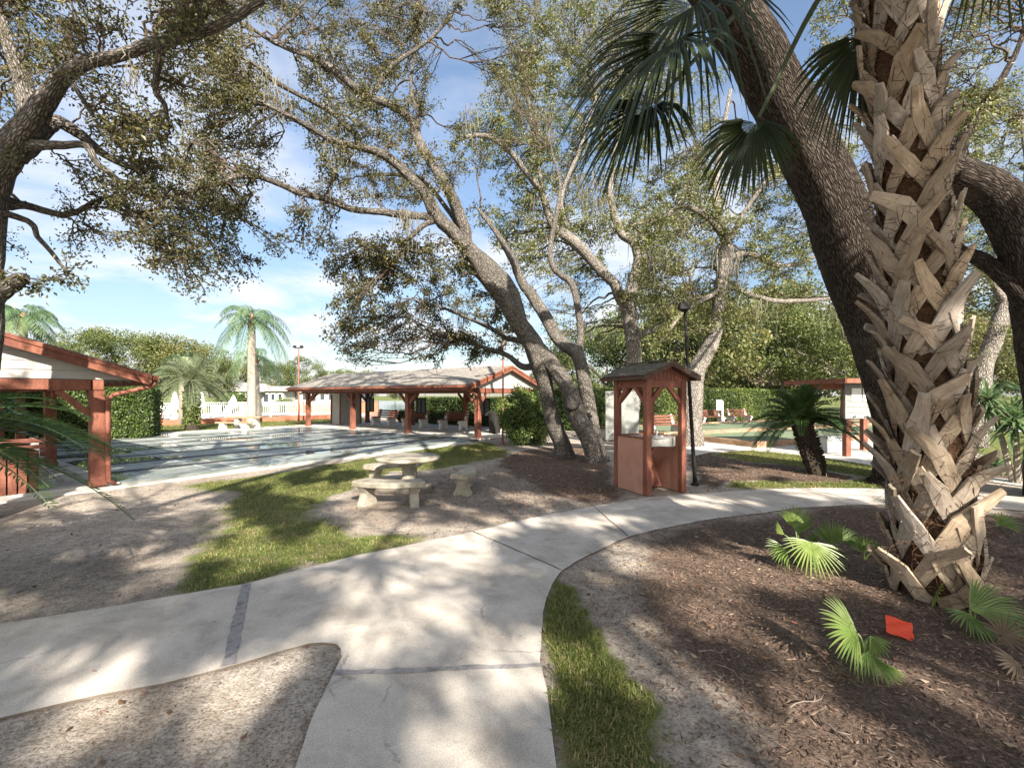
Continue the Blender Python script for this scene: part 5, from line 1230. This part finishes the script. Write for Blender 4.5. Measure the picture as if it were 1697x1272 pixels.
# ------------------------------------------------------------------ sabal palm in the foreground
def sabal():
    c=A([3.62,3.9,0.]); top=P(1482,-40,3.75)
    t=thing('cabbage_palm','big foreground palm with criss crossed pale leaf bases on its trunk','palm tree',c)
    axis_pts=catmull([c+A([0,0,-.05]),c*.75+top*.25+A([.05,0,0]),c*.5+top*.5+A([.03,0,0]),top],10)
    mb=MB(); m=len(axis_pts); mb.tube(axis_pts,np.linspace(.24,.18,m),20,rough=.03); mb.build('trunk',M['fibre'],t,smooth=True)
    zt=top[2]
    def ax(z):
        z=np.clip(z,axis_pts[0,2],axis_pts[-1,2]); return A([np.interp(z,axis_pts[:,2],axis_pts[:,k]) for k in range(3)])
    def rad(z): return np.interp(z,[0,.4,1.2,3,zt],[.275,.25,.225,.21,.185])
    def plate(mb,path,wdir,nrm,ws,th):
        seed=rng.uniform(0,20); path=np.asarray(path); k=len(path); V=[];B=[];s=0
        L0_=np.r_[0,np.cumsum(np.linalg.norm(np.diff(path,axis=0),axis=1))]
        for i in range(k):
            wd=unit(wdir[i]); nr=unit(nrm[i]); w2=ws[i]/2
            for a,bb in ((-1,0.),(0,.32),(1,0.),(1,-1),(0,-.75),(-1,-1)):
                V.append(path[i]+wd*w2*a+nr*th[i]*bb); B.append((a*w2,L0_[i]+seed*3.1,seed))
        n=6; Q=[[i*n+j,i*n+(j+1)%n,(i+1)*n+(j+1)%n,(i+1)*n+j] for i in range(k-1) for j in range(n)]
        Q+= [[0,1,4,5],[1,2,3,4],[(k-1)*n+5,(k-1)*n+4,(k-1)*n+1,(k-1)*n],[(k-1)*n+4,(k-1)*n+3,(k-1)*n+2,(k-1)*n+1]]
        mb.add(V,Q,bark=B)
    def cyl(th,z,r):
        a=ax(z); return a+A([math.cos(th),math.sin(th),0])*r
    boots=[]; zz=.12; k=0
    while zz<zt+.1:
        th=k*2.39996+rng.normal(0,.12); sc=rng.uniform(.85,1.2)*np.interp(zz,[0,1,zt],[1.12,1.0,.86]); z=zz+rng.normal(0,.03)
        r=rad(z); mb=MB(); spread=rng.uniform(.42,.62); leg=.30*sc; stub=rng.uniform(.11,.24)*sc; out=rng.uniform(.05,.17)*(.9 if z<1 else np.interp(z,[1,2.5,4.5],[1.0,.95,.6]))
        lean=rng.normal(0,.16)+(.34 if k%2 else -.34)
        rn=lambda a:A([math.cos(a),math.sin(a),0.]); tn=lambda a:A([-math.sin(a),math.cos(a),0.])
        wl_=.112*sc
        for sg in (-1,1):
            path=[];wd=[];nr=[];ws=[];ths=[]
            pr=[(sg*spread*1.25,-leg*.95,.0),(sg*spread*.85,-leg*.62,.025),(sg*spread*.4,-leg*.28,.045),(sg*.07,-.0,.07)]
            if sg==(1 if lean>0 else -1)*-1 or True:
                if (sg>0)==(lean<0): pr+=[(lean*.4,stub*.5,.07+out*.4),(lean*.8,stub,.07+out)]
            for i,(dt,dz,dr) in enumerate(pr):
                a=th+dt; zq=max(z+dz,.015+.02*i); path.append(cyl(a,zq,r+dr))
            path=A(path)
            for i in range(len(path)):
                a=th+pr[i][0]; tg=unit(path[min(i+1,len(path)-1)]-path[max(i-1,0)]); nn=rn(a); nn=unit(nn-tg*(nn@tg)); 
                wd.append(np.cross(tg,nn)); nr.append(nn); ws.append(wl_*[.7,1.0,1.08,1.08,.8,.56][i]*(1 if i<4 else rng.uniform(.92,1.06))); ths.append([.008,.014,.018,.024,.026,.022][i])
            plate(mb,path,wd,nr,ws,ths)
        p=cyl(th,z,r); face=(A([0,0,H])-p)@rn(th)/np.linalg.norm(A([0,0,H])-p)
        boots.append((face,z,mb)); zz+=.037+.004*rng.random(); k+=1
    boots.sort(key=lambda q:-(q[0]-(.6 if q[1]>4.9 else 0)))
    for f,z,mb in boots[:98]: mb.build('leaf_base',M['boot'],t)
    rest=MB()
    for f,z,mb in boots[98:]:
        for V,Q,Bk in zip(mb.V,[q for q in mb.Q],mb.bark):
            pass
        off=0
        V=np.vstack(mb.V); Q=np.vstack(mb.Q); rest.add(V,Q,bark=np.vstack(mb.bark))
    r_=rest.build('rear_leaf_base',M['boot'],t); r_['kind']='stuff'
    fb=MB()
    for _ in range(3200):
        z=rng.uniform(.1,zt); a=rng.uniform(0,6.28); p=cyl(a,z,rad(z)+rng.uniform(0,.06)); d=rng.normal(size=3)*.085; 
        fb.tube([p,p+d*.5+rng.normal(0,.02,3),p+d*1.2],[.003,.0025,.001],3,cap=False)
    fb.build('loose_fibre',M['fibre'],t)
    # crown fronds, hubs at their real places round the growing point
    C=top+A([0,0,.25])
    fr=[((1150,10,3.6),(-.9,-.1,-.6),1.25,.95),((1080,175,3.45),(-.78,-.15,-.62),.66,.75),((1120,70,3.2),(-.85,-.1,-.5),.9,.8),((1252,203,3.55),(-.55,.05,-.85),.50,.7),((1432,60,3.95),(-.12,.3,-.95),.62,.8),
        ]
    for (hp,d,L_,dr) in fr:
        hub=P(*hp); mb=MB(); mb.tube(catmull([C,(C+hub)/2+A([0,0,.35]),hub-unit(A(d))*.04],6),np.linspace(.035,.013,13),6,var=.7)
        fan(mb,hub,A(d),A([-.25,-.75,.75]),L_,n=54,spread=2.8,w=.027,droop=dr*1.25,var=.35,fuse=.24,cup=.55)
        mb.build('frond',M['palmleaf'],t)
    for k in range(14):
        a=k*2.39996+.4; el=rng.uniform(.15,1.3); d=A([math.cos(a)*math.cos(el),math.sin(a)*math.cos(el),math.sin(el)])
        if d[0]<-.2 and d[1]<.2 and el<.7: el+=.6; d=A([math.cos(a)*math.cos(el),math.sin(a)*math.cos(el),math.sin(el)])
        hub=C+d*rng.uniform(1.1,1.5)
        hx,hy=CX+hub[0]/hub[1]*F0,HY-(hub[2]-H)/hub[1]*F0
        if hub[1]<.5 or (1000<hx<1560 and hy>-420): continue
        mb=MB(); mb.tube(catmull([C,(C+hub)/2+A([0,0,.15]),hub],5),np.linspace(.03,.012,11),5,var=.7)
        fan(mb,hub,d+A([0,0,-.35]),A([0,0,1.]),1.05,n=44,spread=3.3,w=.03,droop=.9,var=.4,cup=.3); mb.build('frond',M['palmleaf'],t)
sabal()
# ------------------------------------------------------------------ palmetto seedlings in the bed
def palmetto(c,label,fr,name='palmetto',mat='fan'):
    c=A([*c,0.]); t=thing(name,label,'palmetto',c)
    for (dx,dy,hz,d,L_,sp,n,dr,var) in fr:
        dx,dy,hz,L_=dx*.8,dy*.8,hz*.8,L_*.72
        hub=c+A([dx,dy,hz]); mb=MB(); mb.tube(catmull([c+A([dx*.1,dy*.1,-.01]),c+A([dx*.6,dy*.6,hz*.8]),hub],5),np.linspace(.009,.005,11),5,var=.7)
        fan(mb,hub,A(d,float),A([0.,-.7,.7]) if abs(d[2])<.85 else A([0,-1.,.2]),L_,n=n,spread=sp*1.12,w=.017,droop=dr,var=var,fuse=.2,cup=.15); mb.build('frond',M[mat],t)
p=G(1325,935); palmetto(p,'brightest palmetto seedling with drooping fans in sun left of the palm',[(-.02,-.25,.36,(-.25,-.75,-.75),.46,2.9,24,.3,.85),(.0,.1,.42,(.1,.1,1),.36,1.5,18,.05,.75),(-.16,.05,.36,(-.6,-.2,.55),.24,.8,10,.1,.9),(-.2,-.05,.22,(-.9,-.3,-.1),.3,1.7,16,.3,.55),(.08,.16,.34,(.3,.3,.9),.34,1.4,16,.1,.4),(.06,-.05,.25,(.5,-.4,-.5),.3,1.6,14,.35,.5)])
p=G(1378,918); palmetto(p,'darker upright palmetto seedling between bright seedling and palm trunk',[(0,0,.12,(.05,.1,1),.42,1.7,20,.12,.35),(.16,0,.16,(.7,0,.5),.30,1.8,14,.3,.25),(-.14,.05,.1,(-.6,.2,.6),.26,1.6,14,.3,.3)])
p=G(1432,925); palmetto(p,'small shaded palmetto seedling right at the left side of the palm base',[(0,0,.08,(-.1,0,1),.28,1.9,14,.2,.3),(.1,0,.06,(.6,-.1,.7),.24,1.6,12,.3,.3)])
p=G(1440,1110); palmetto(p,'palmetto seedling in the foreground left of the orange sheet',[(-.05,.05,.26,(-.75,-.15,.35),.42,2.1,24,.35,.55),(-.02,-.02,.16,(-.25,-.8,-.3),.26,1.3,12,.4,.5),(.0,-.06,.12,(.2,-.9,-.2),.22,.9,9,.4,.65),(.05,.05,.24,(.2,-.1,-.9),.2,2.0,14,.3,.3)])
p=G(1535,990); palmetto(p,'half shaded bright palmetto fan against the foot of the palm trunk',[(-.02,-.12,.1,(-.1,-.45,.6),.27,3.6,20,.25,.8),(.1,-.1,.06,(.3,-.3,.7),.2,1.4,12,.2,.75)])
p=G(1610,1035); palmetto(p,'dark spreading palmetto at the right of the palm foot',[(-.02,0,.14,(.95,-.1,.35),.5,1.5,20,.35,.3),(-.06,-.04,.12,(-.5,-.7,-.15),.36,1.8,18,.35,.3),(.04,-.02,.14,(.8,-.5,.05),.46,1.2,16,.4,.25)])
p=G(1662,1062); palmetto(p,'dry grey palmetto frond lying by the right edge',[(0,0,.05,(.3,-.4,.3),.3,4.2,18,.35,.5)],mat='deadleaf')
p=G(1690,1108); palmetto(p,'withered tan frond lying flat near the lower right edge',[(0,0,.04,(-.7,-.2,.1),.26,1.4,12,.2,.7)],mat='deadleaf')
p=G(1660,880); palmetto(p,'small palmetto on the bed edge behind the palm at right',[(0,0,.1,(.6,0,.6),.3,2.2,16,.4,.4),(0,0,.1,(-.4,0,.8),.26,1.8,12,.3,.3)])
# strappy yucca plants at the right edge
def yucca(c,hts,label,L_=.75,n=150):
    c=A([*c,0.]); t=thing('yucca',label,'yucca',c)
    tb=MB(); cb=MB()
    for dx,dy,h_,ln in hts:
        top=c+A([dx,dy,h_]); tb.tube(catmull([c+A([dx*.2,dy*.2,-.03]),c+A([dx*.7,dy*.5,h_*.55]),top],5),np.linspace(.055,.04,11),7,rough=.1)
        for k in range(n):
            el=math.asin(rng.uniform(-.55,.98)); az=k*2.4; d=A([math.cos(az)*math.cos(el),math.sin(az)*math.cos(el),math.sin(el)]); l=ln*rng.uniform(.7,1.1)
            s=unit(np.cross(d,A([0,0,1.001]))); tq=A([0,.3,.65,1.]); pp=top+A([0,0,-rng.uniform(0,.3)])+d*(l*tq)[:,None]; pp[:,2]-=.28*l*tq**2.2
            w_=A([.5,1,.8,.05])*.022; V=np.vstack([pp+s*w_[:,None],pp-s*w_[:,None]]); cb.add(V,[[j,j+1,5+j,4+j] for j in range(3)],var=rng.uniform(.2,.9))
    tb.build('trunk',M['palmbark'],t); cb.build('foliage',M['queen'],t)
b=G(1690,800); yucca(b,[(-.1,0,1.35,.75),(.35,.1,1.75,.8),(.25,-.2,1.0,.7),(-.3,.3,1.7,.7)],'tall strappy yucca clump at the right edge')
b=G(1682,786); yucca((b[0],b[1]+.2),[(-.2,0,.2,.55),(.3,.1,.15,.5)],'low dark strappy plant at the foot of the yucca',n=110)

# ------------------------------------------------------------------ pool, fence, houses, lake
slab('lake',[(-15.5,36),(9,33),(26,46),(24,95),(-6,150),(-45,140),(-26,60)],.012,.05,M['water'],world=True)
f0=G(215,706.5); f1=G(552,693.5)
f1=f1+(f1-f0)*.16
slab('pool_deck',[tuple(f0+A([-6,.5])),tuple(f1+A([0,.4])),(f1[0]-2,48),(f0[0]-10,42)],.03,.06,M['slab'],world=True)
def fence():
    t=thing('pool_fence','white picket pool fence on a low terracotta wall beyond the far lawn','fence',(*f0,0))
    d=unit(f1-f0); ln=np.linalg.norm(f1-f0); R=rotz(math.atan2(d[1],d[0])); W=lambda u,z,v=0:A([*(f0+d*u+A([-d[1],d[0]])*v),z])
    mb=MB(); mb.beam(W(0,.15),W(ln,.15),.2,.32); mb.build('base_wall',M['brick'],t,bevel=.01)
    k=0; u=0
    while u<ln:
        mb=MB(); mb.box(W(u,.82),(.09,.09,1.05),R); mb.build('post',M['whitepaint'],t); 
        u2=min(u+2.4,ln)
        pb=MB(); pb.beam(W(u+.05,.44),W(u2-.05,.44),.04,.05); pb.beam(W(u+.05,1.25),W(u2-.05,1.25),.04,.05); pb.beam(W(u+.05,1.1),W(u2-.05,1.1),.035,.04)
        for q in np.arange(u+.13,u2-.05,.115): pb.beam(W(q,.46),W(q,1.23),.022,.022,up=(1,0,0))
        pb.build('picket_panel',M['whitepaint'],t); u=u2+.001
fence()
b=G(248,704); t=thing('brick_pier','low terracotta masonry step at the left end of the pool fence','wall',(*b,0))
mb=MB(); mb.box((b[0],b[1]-.6,.3),(1.9,.6,.6)); mb.build('body',M['brick'],t,bevel=.01)
mb=MB(); mb.box((b[0],b[1]-.6,.62),(2.0,.7,.05)); mb.build('coping',M['brick'],t,bevel=.01)
def umbrella(px,Y,label,h_=1.95):
    x=(px-CX)/F0*Y; t=thing('patio_umbrella',label,'umbrella',(x,Y,0),group='closed white umbrellas by the pool')
    mb=MB(); mb.tube([(x,Y,.03),(x,Y,h_)],.03,8); mb.lathe([(.3,0.03),(.3,.09),(.05,.11)],(x,Y,0),14); mb.build('pole',M['whitepaint'],t)
    mb=MB(); n=12; th=np.linspace(0,2*np.pi,n,endpoint=False); pf=[(.30,.75),(.26,1.0),(.19,1.35),(.10,h_-.1),(.02,h_+.02)]
    V=[];
    for r,z in pf:
        rr=r*(1+.22*np.cos(6*th)); V+= [(x+rr[i]*math.cos(th[i]),Y+rr[i]*math.sin(th[i]),z) for i in range(n)]
    mb.add(V,[[k*n+i,k*n+(i+1)%n,(k+1)*n+(i+1)%n,(k+1)*n+i] for k in range(len(pf)-1) for i in range(n)]); mb.build('canopy',M['fabric'],t,smooth=True)
umbrella(290,31,'closed white umbrella left of the date palm trunk'); umbrella(334,33,'closed white umbrella just right of the date palm trunk'); umbrella(387,36,'closed white umbrella between the date palm and the tall palm',1.7); umbrella(243,34,'closed white umbrella nearest the left pavilion eave')
def lounger(px,Y,rz,label,first=[None]):
    x=(px-CX)/F0*Y
    if first[0] is None:
        t=thing('lounge_chair',label,'lounge chair',group='white pool loungers behind the fence'); first[0]=t
        mb=MB(); mb.box((0,-.3,.36),(.6,1.2,.06)); mb.build('seat',M['whitepaint'],t,bevel=.01)
        mb=MB(); mb.box((0,.52,.62),(.6,.72,.06),A([[1,0,0],[0,.7,-.71],[0,.71,.7]])); mb.build('backrest',M['whitepaint'],t,bevel=.01)
        for a in (-.26,.26):
            for b_ in (-.8,.2): mb=MB(); mb.box((a,b_,.165),(.05,.05,.33)); mb.build('leg',M['whitepaint'],t)
        t.location=(x,Y,.03); t.rotation_euler=(0,0,rz); return
    dup(first[0],(x,Y,.03),rz,label)
for px,Y,rz,lab in ((262,30,.6,'white lounger behind the fence near its left end'),(276,32,.2,'white lounger beside the umbrella left of the date palm'),(305,33,-.3,'white lounger behind the pale palm trunk'),(355,33,.4,'white lounger midway between the date palm and the tall palm'),(372,35,0,'white lounger under the umbrella by the tall palm'),(402,36,.3,'white lounger just left of the tall palm trunk'),(455,38,.5,'white lounger right of the tall palm trunk')):
    lounger(px,Y,rz,lab)
p0=G(425,689.5); p1=G(585,689); t=thing('garden_wall','low red masonry wall along the far side of the pool','wall',(*p0,0))
mb=MB(); mb.beam((p0[0],42,.55),(-12.5,42.6,.55),.25,1.1); mb.build('body',M['brick'],t); mb=MB(); mb.beam((p0[0],42,1.12),(-12.5,42.6,1.12),.32,.06); mb.build('coping',M['red'],t)
t=thing('shore_wall','terracotta planter wall at the lake edge behind the far pavilion','wall',WR(-8,7.2,0))
mb=MB(); mb.beam(WR(-14.5,7.6,.3),WR(-9.5,7.6,.3),.3,.6); mb.build('body',M['brick'],t); mb=MB(); mb.beam(WR(-14.55,7.6,.62),WR(-9.45,7.6,.62),.36,.05); mb.build('coping',M['red'],t)
def house(px0,px1,Y,hw,hr,label,roofm,depth=9,gable_front=False,wins=4):
    x0=(px0-CX)/F0*Y; x1=(px1-CX)/F0*Y; t=thing('house',label,'house',((x0+x1)/2,Y,0)); xm=(x0+x1)/2
    mb=MB(); mb.box((xm,Y+depth/2,hw/2),(x1-x0,depth,hw)); mb.build('wall',M['siding'],t)
    mb=MB()
    if gable_front:
        mb.prism([(x0-.5,hw),(x1+.5,hw),(xm,hr)],(0,Y-.5,0),(1,0,0),(0,0,1),(0,1,0),depth+1); mb.build('gable',M['siding'],t)
        mb=MB()
        for a in (x0-.6,x1+.6): mb.beam((a,Y+depth/2,hw-.05),(xm,Y+depth/2,hr+.1),depth+1.3,.14)
    else:
        mb.prism([(-.6,hw+.003),(depth+.6,hw+.003),(depth/2,hr)],(x0-.6,Y,0),(0,1,0),(0,0,1),(1,0,0),x1-x0+1.2)
    mb.build('roof',roofm,t)
    n=wins
    for k in range(n):
        xx=x0+(x1-x0)*(k+.5)/n; dr=(k==n//2)
        mb=MB(); h_=2.0 if dr else 1.1; zc=1.0 if dr else 1.45; w_=.9 if dr else min(1.4,(x1-x0)/n*.6)
        for a in (-1,1): mb.box((xx+a*w_/2,Y-.04,zc),(.1,.08,h_+.1))
        for a in (-1,1): mb.box((xx,Y-.041,zc+a*h_/2),(w_,.08,.1))
        f=mb.build('door_frame' if dr else 'window',M['whitepaint'],t)
        mb=MB(); mb.box((xx,Y-.02,zc),(w_-.1,.04,h_-.1)); mb.build('door' if dr else 'pane',M['glass'],f)
house(358,412,70,2.3,3.6,'pale blue white gabled house behind the pool',M['roofgrey'],gable_front=True,wins=2)
house(412,470,74,2.4,3.3,'long white house with grey roof right of the tall palm trunk',M['roofgrey'],wins=5)
house(470,556,78,2.2,3.3,'low white house with grey roof behind the far light pole',M['roofgrey'],wins=6)
house(558,594,90,2.2,3.2,'low tan house seen beside the storage room of the far pavilion',M['roofbrown'],wins=3)
house(1262,1320,34.5,2.4,4.0,'tan roofed house showing between the hedge top and the trees',M['roofbrown'],depth=7,wins=3)

# ------------------------------------------------------------------ small things in the bed
p=G(1489,1043); t=thing('marker_flag','orange plastic marker sheet on a wire in the mulch bed','flag',(*p,0))
q4=[P(1467,1018,3.30),P(1512,1032,3.27),P(1516,1064,3.17),P(1469,1046,3.2)]
n=7; V=[]
for i in range(n):
    for j in range(n):
        a=i/(n-1); b_=j/(n-1); V.append((q4[0]*(1-a)+q4[1]*a)*(1-b_)+(q4[3]*(1-a)+q4[2]*a)*b_+A([0,0,.004*math.sin(i*1.1+j*1.7)]))
mb=MB(); mb.add(V,[[i*n+j,i*n+j+1,(i+1)*n+j+1,(i+1)*n+j] for i in range(n-1) for j in range(n-1)]); mb.build('sheet',M['orange'],t)
mb=MB(); mb.tube([q4[1]*.5+q4[2]*.5+A([0,.004,.02]),q4[2]+A([.01,.01,-.1])],.0018,5); mb.build('wire',M['black'],t)
M['deadwood']=rough_mat('dead_wood',[(.13,.105,.08),(.26,.22,.18)],scale=30,rough=.9,bump=.2)
def twig(px,py,l,a,label):
    p=G(px,py); t=MB(); q=A([*p,.012]); d=A([math.cos(a),math.sin(a),0])
    pts=[q+d*l*s+A([-d[1],d[0],0])*rng.normal(0,.05)*l+A([0,0,rng.uniform(0,.012)]) for s in np.linspace(0,1,6)]
    t.tube(pts,np.linspace(.0042,.002,6),6,rough=.2); k=pts[3]; a2=a+.7; t.tube([k,k+A([math.cos(a2),math.sin(a2),.05])*l*.3],[.004,.002],5)
    tag(t.build('fallen_twig',M['deadwood'],None,smooth=True),label,'twig')
for px,py,l,a,lab in ((1308,1175,.28,.25,'pale lichen covered twig lying right of the sandy patch at bottom'),(1200,1150,.22,1.2,'bent pale twig on the sandy strip near the bottom'),(1232,1130,.2,1.9,'thin twig standing out on sand beside the dark mulch'),(1158,1083,.22,.05,'long straight twig lying across the mulch left of the seedlings'),(1350,1190,.2,-1.2,'dark twig at the bottom edge below the seedlings')): twig(px,py,l,a,lab)

# ------------------------------------------------------------------ ground cover
def scatter(n,x0,x1,y0,y1,fn):
    x=rng.uniform(x0,x1,n); y=rng.uniform(y0,y1,n); k=fn(x,y); k=rng.random(n)<k; return x[k],y[k]
def near(x,y): return sdpoly(x,y,PATHP)>.012
courtP=A(quad(uL-6.5,uR+4.9,vN+.56,-24.6))
def blades(x,y,h_,w_):
    n=len(x); z=gz(x,y); a=rng.uniform(0,6.28,n); ln=rng.uniform(.4,1.7,n); h=h_*rng.uniform(.35,1.2,n)
    d=np.c_[np.cos(a),np.sin(a)]; s=np.c_[-d[:,1],d[:,0]]*w_*.5*rng.uniform(.7,1.3,n)[:,None]; b=np.c_[x,y]
    V=np.stack([np.c_[b-s,z],np.c_[b+s,z],np.c_[b+d*(h*ln*.35)[:,None]+s*.8,z+h*.6],np.c_[b+d*(h*ln*.35)[:,None]-s*.8,z+h*.6],np.c_[b+d*(h*ln)[:,None],z+h*(1-.25*ln)]],1).reshape(-1,3)
    i=np.arange(n)[:,None]*5
    v=np.clip(.45+.35*wob(x*1.3,y*1.3,1.1)+rng.normal(0,.22,n),0,1)
    return V,i+A([[0,1,2,3]]),i+A([[3,2,4]]),np.repeat(v,5)
gbm=MB()
for n,bx,h_,w_ in ((75000,(-.2,1.7,1.9,4.4),.036,.006),(260000,(-6,.8,3.6,16),.036,.008),(60000,(3.2,9.5,7.5,14),.05,.011)):
    x,y=scatter(n,*bx,lambda x,y:np.clip(grass_mask(x,y)*1.15-.45+.34*wob(x*2.2,y*2.2,1.5)+.22*wob(x*7,y*7,1.5),0,1)); k=near(x,y)&(sdpoly(x,y,courtP)>.02); gbm.add(*blades(x[k],y[k],h_,w_)[:1],Q=None) if False else None
    V,Q_,T_,v=blades(x[k],y[k],h_,w_); gbm.add(V,Q_,T_,var=v)
x,y=scatter(70000,-22,-6,17,34,lambda x,y:grass_mask(x,y)*1.0); k=sdpoly(x,y,courtP)>.02; V,Q_,T_,v=blades(x[k],y[k],.06,.022); gbm.add(V,Q_,T_,var=v)
tag(gbm.build('grass',M['grassblade']),kind='stuff')
# fringe of blades and crumbs over the path edge
def litter(name,n,box,fn,L_,W_,mat,zoff=.004,flat=.16):
    x,y=scatter(n,*box,fn); k=near(x,y)&(sdpoly(x,y,courtP)>.02); x,y=x[k],y[k]
    mb=MB(); mb.leaves(np.c_[x,y,gz(x,y)+zoff+rng.uniform(0,.012,len(x))],L_,W_,droop=0,flat=flat); return mb
mb=litter('',60000,(-.2,6.5,1.7,8.8),lambda x,y:mulch_mask(x,y)*.9+.03,.05,.010,None)
m2=litter('',26000,(-1.5,8,7,14),lambda x,y:mulch_mask(x,y),.07,.016,None)
for q in (m2,):
    mb.V+=q.V; mb.Q+=[w+mb.n for w in q.Q]; mb.QM+=q.QM; mb.var+=q.var; mb.bark+=q.bark; mb.n+=q.n
tag(mb.build('mulch',M['needle']),kind='stuff')
mb=litter('',6500,(-8,8,1.6,13),lambda x,y:np.clip(.25+.6*mulch_mask(x,y)-.15*grass_mask(x,y),0,1),.056,.03,None,.006,.22)
m2=litter('',26000,(-8,2,1.6,10.5),lambda x,y:np.clip(.55-.5*grass_mask(x,y),0,1),.022,.008,None,.003,.15)
for q in (m2,):
    mb.V+=q.V; mb.Q+=[w+mb.n for w in q.Q]; mb.QM+=q.QM; mb.var+=q.var; mb.bark+=q.bark; mb.n+=q.n
tag(mb.build('leaf_litter',M['litter']),kind='stuff')
x=rng.uniform(-5,3,70); y=rng.uniform(2,8,70); k=~near(x,y); mb=MB(); mb.leaves(np.c_[x[k],y[k],np.full(k.sum(),.026)],.03,.014,droop=0,flat=.12); tag(mb.build('path_litter',M['litter']),kind='stuff')
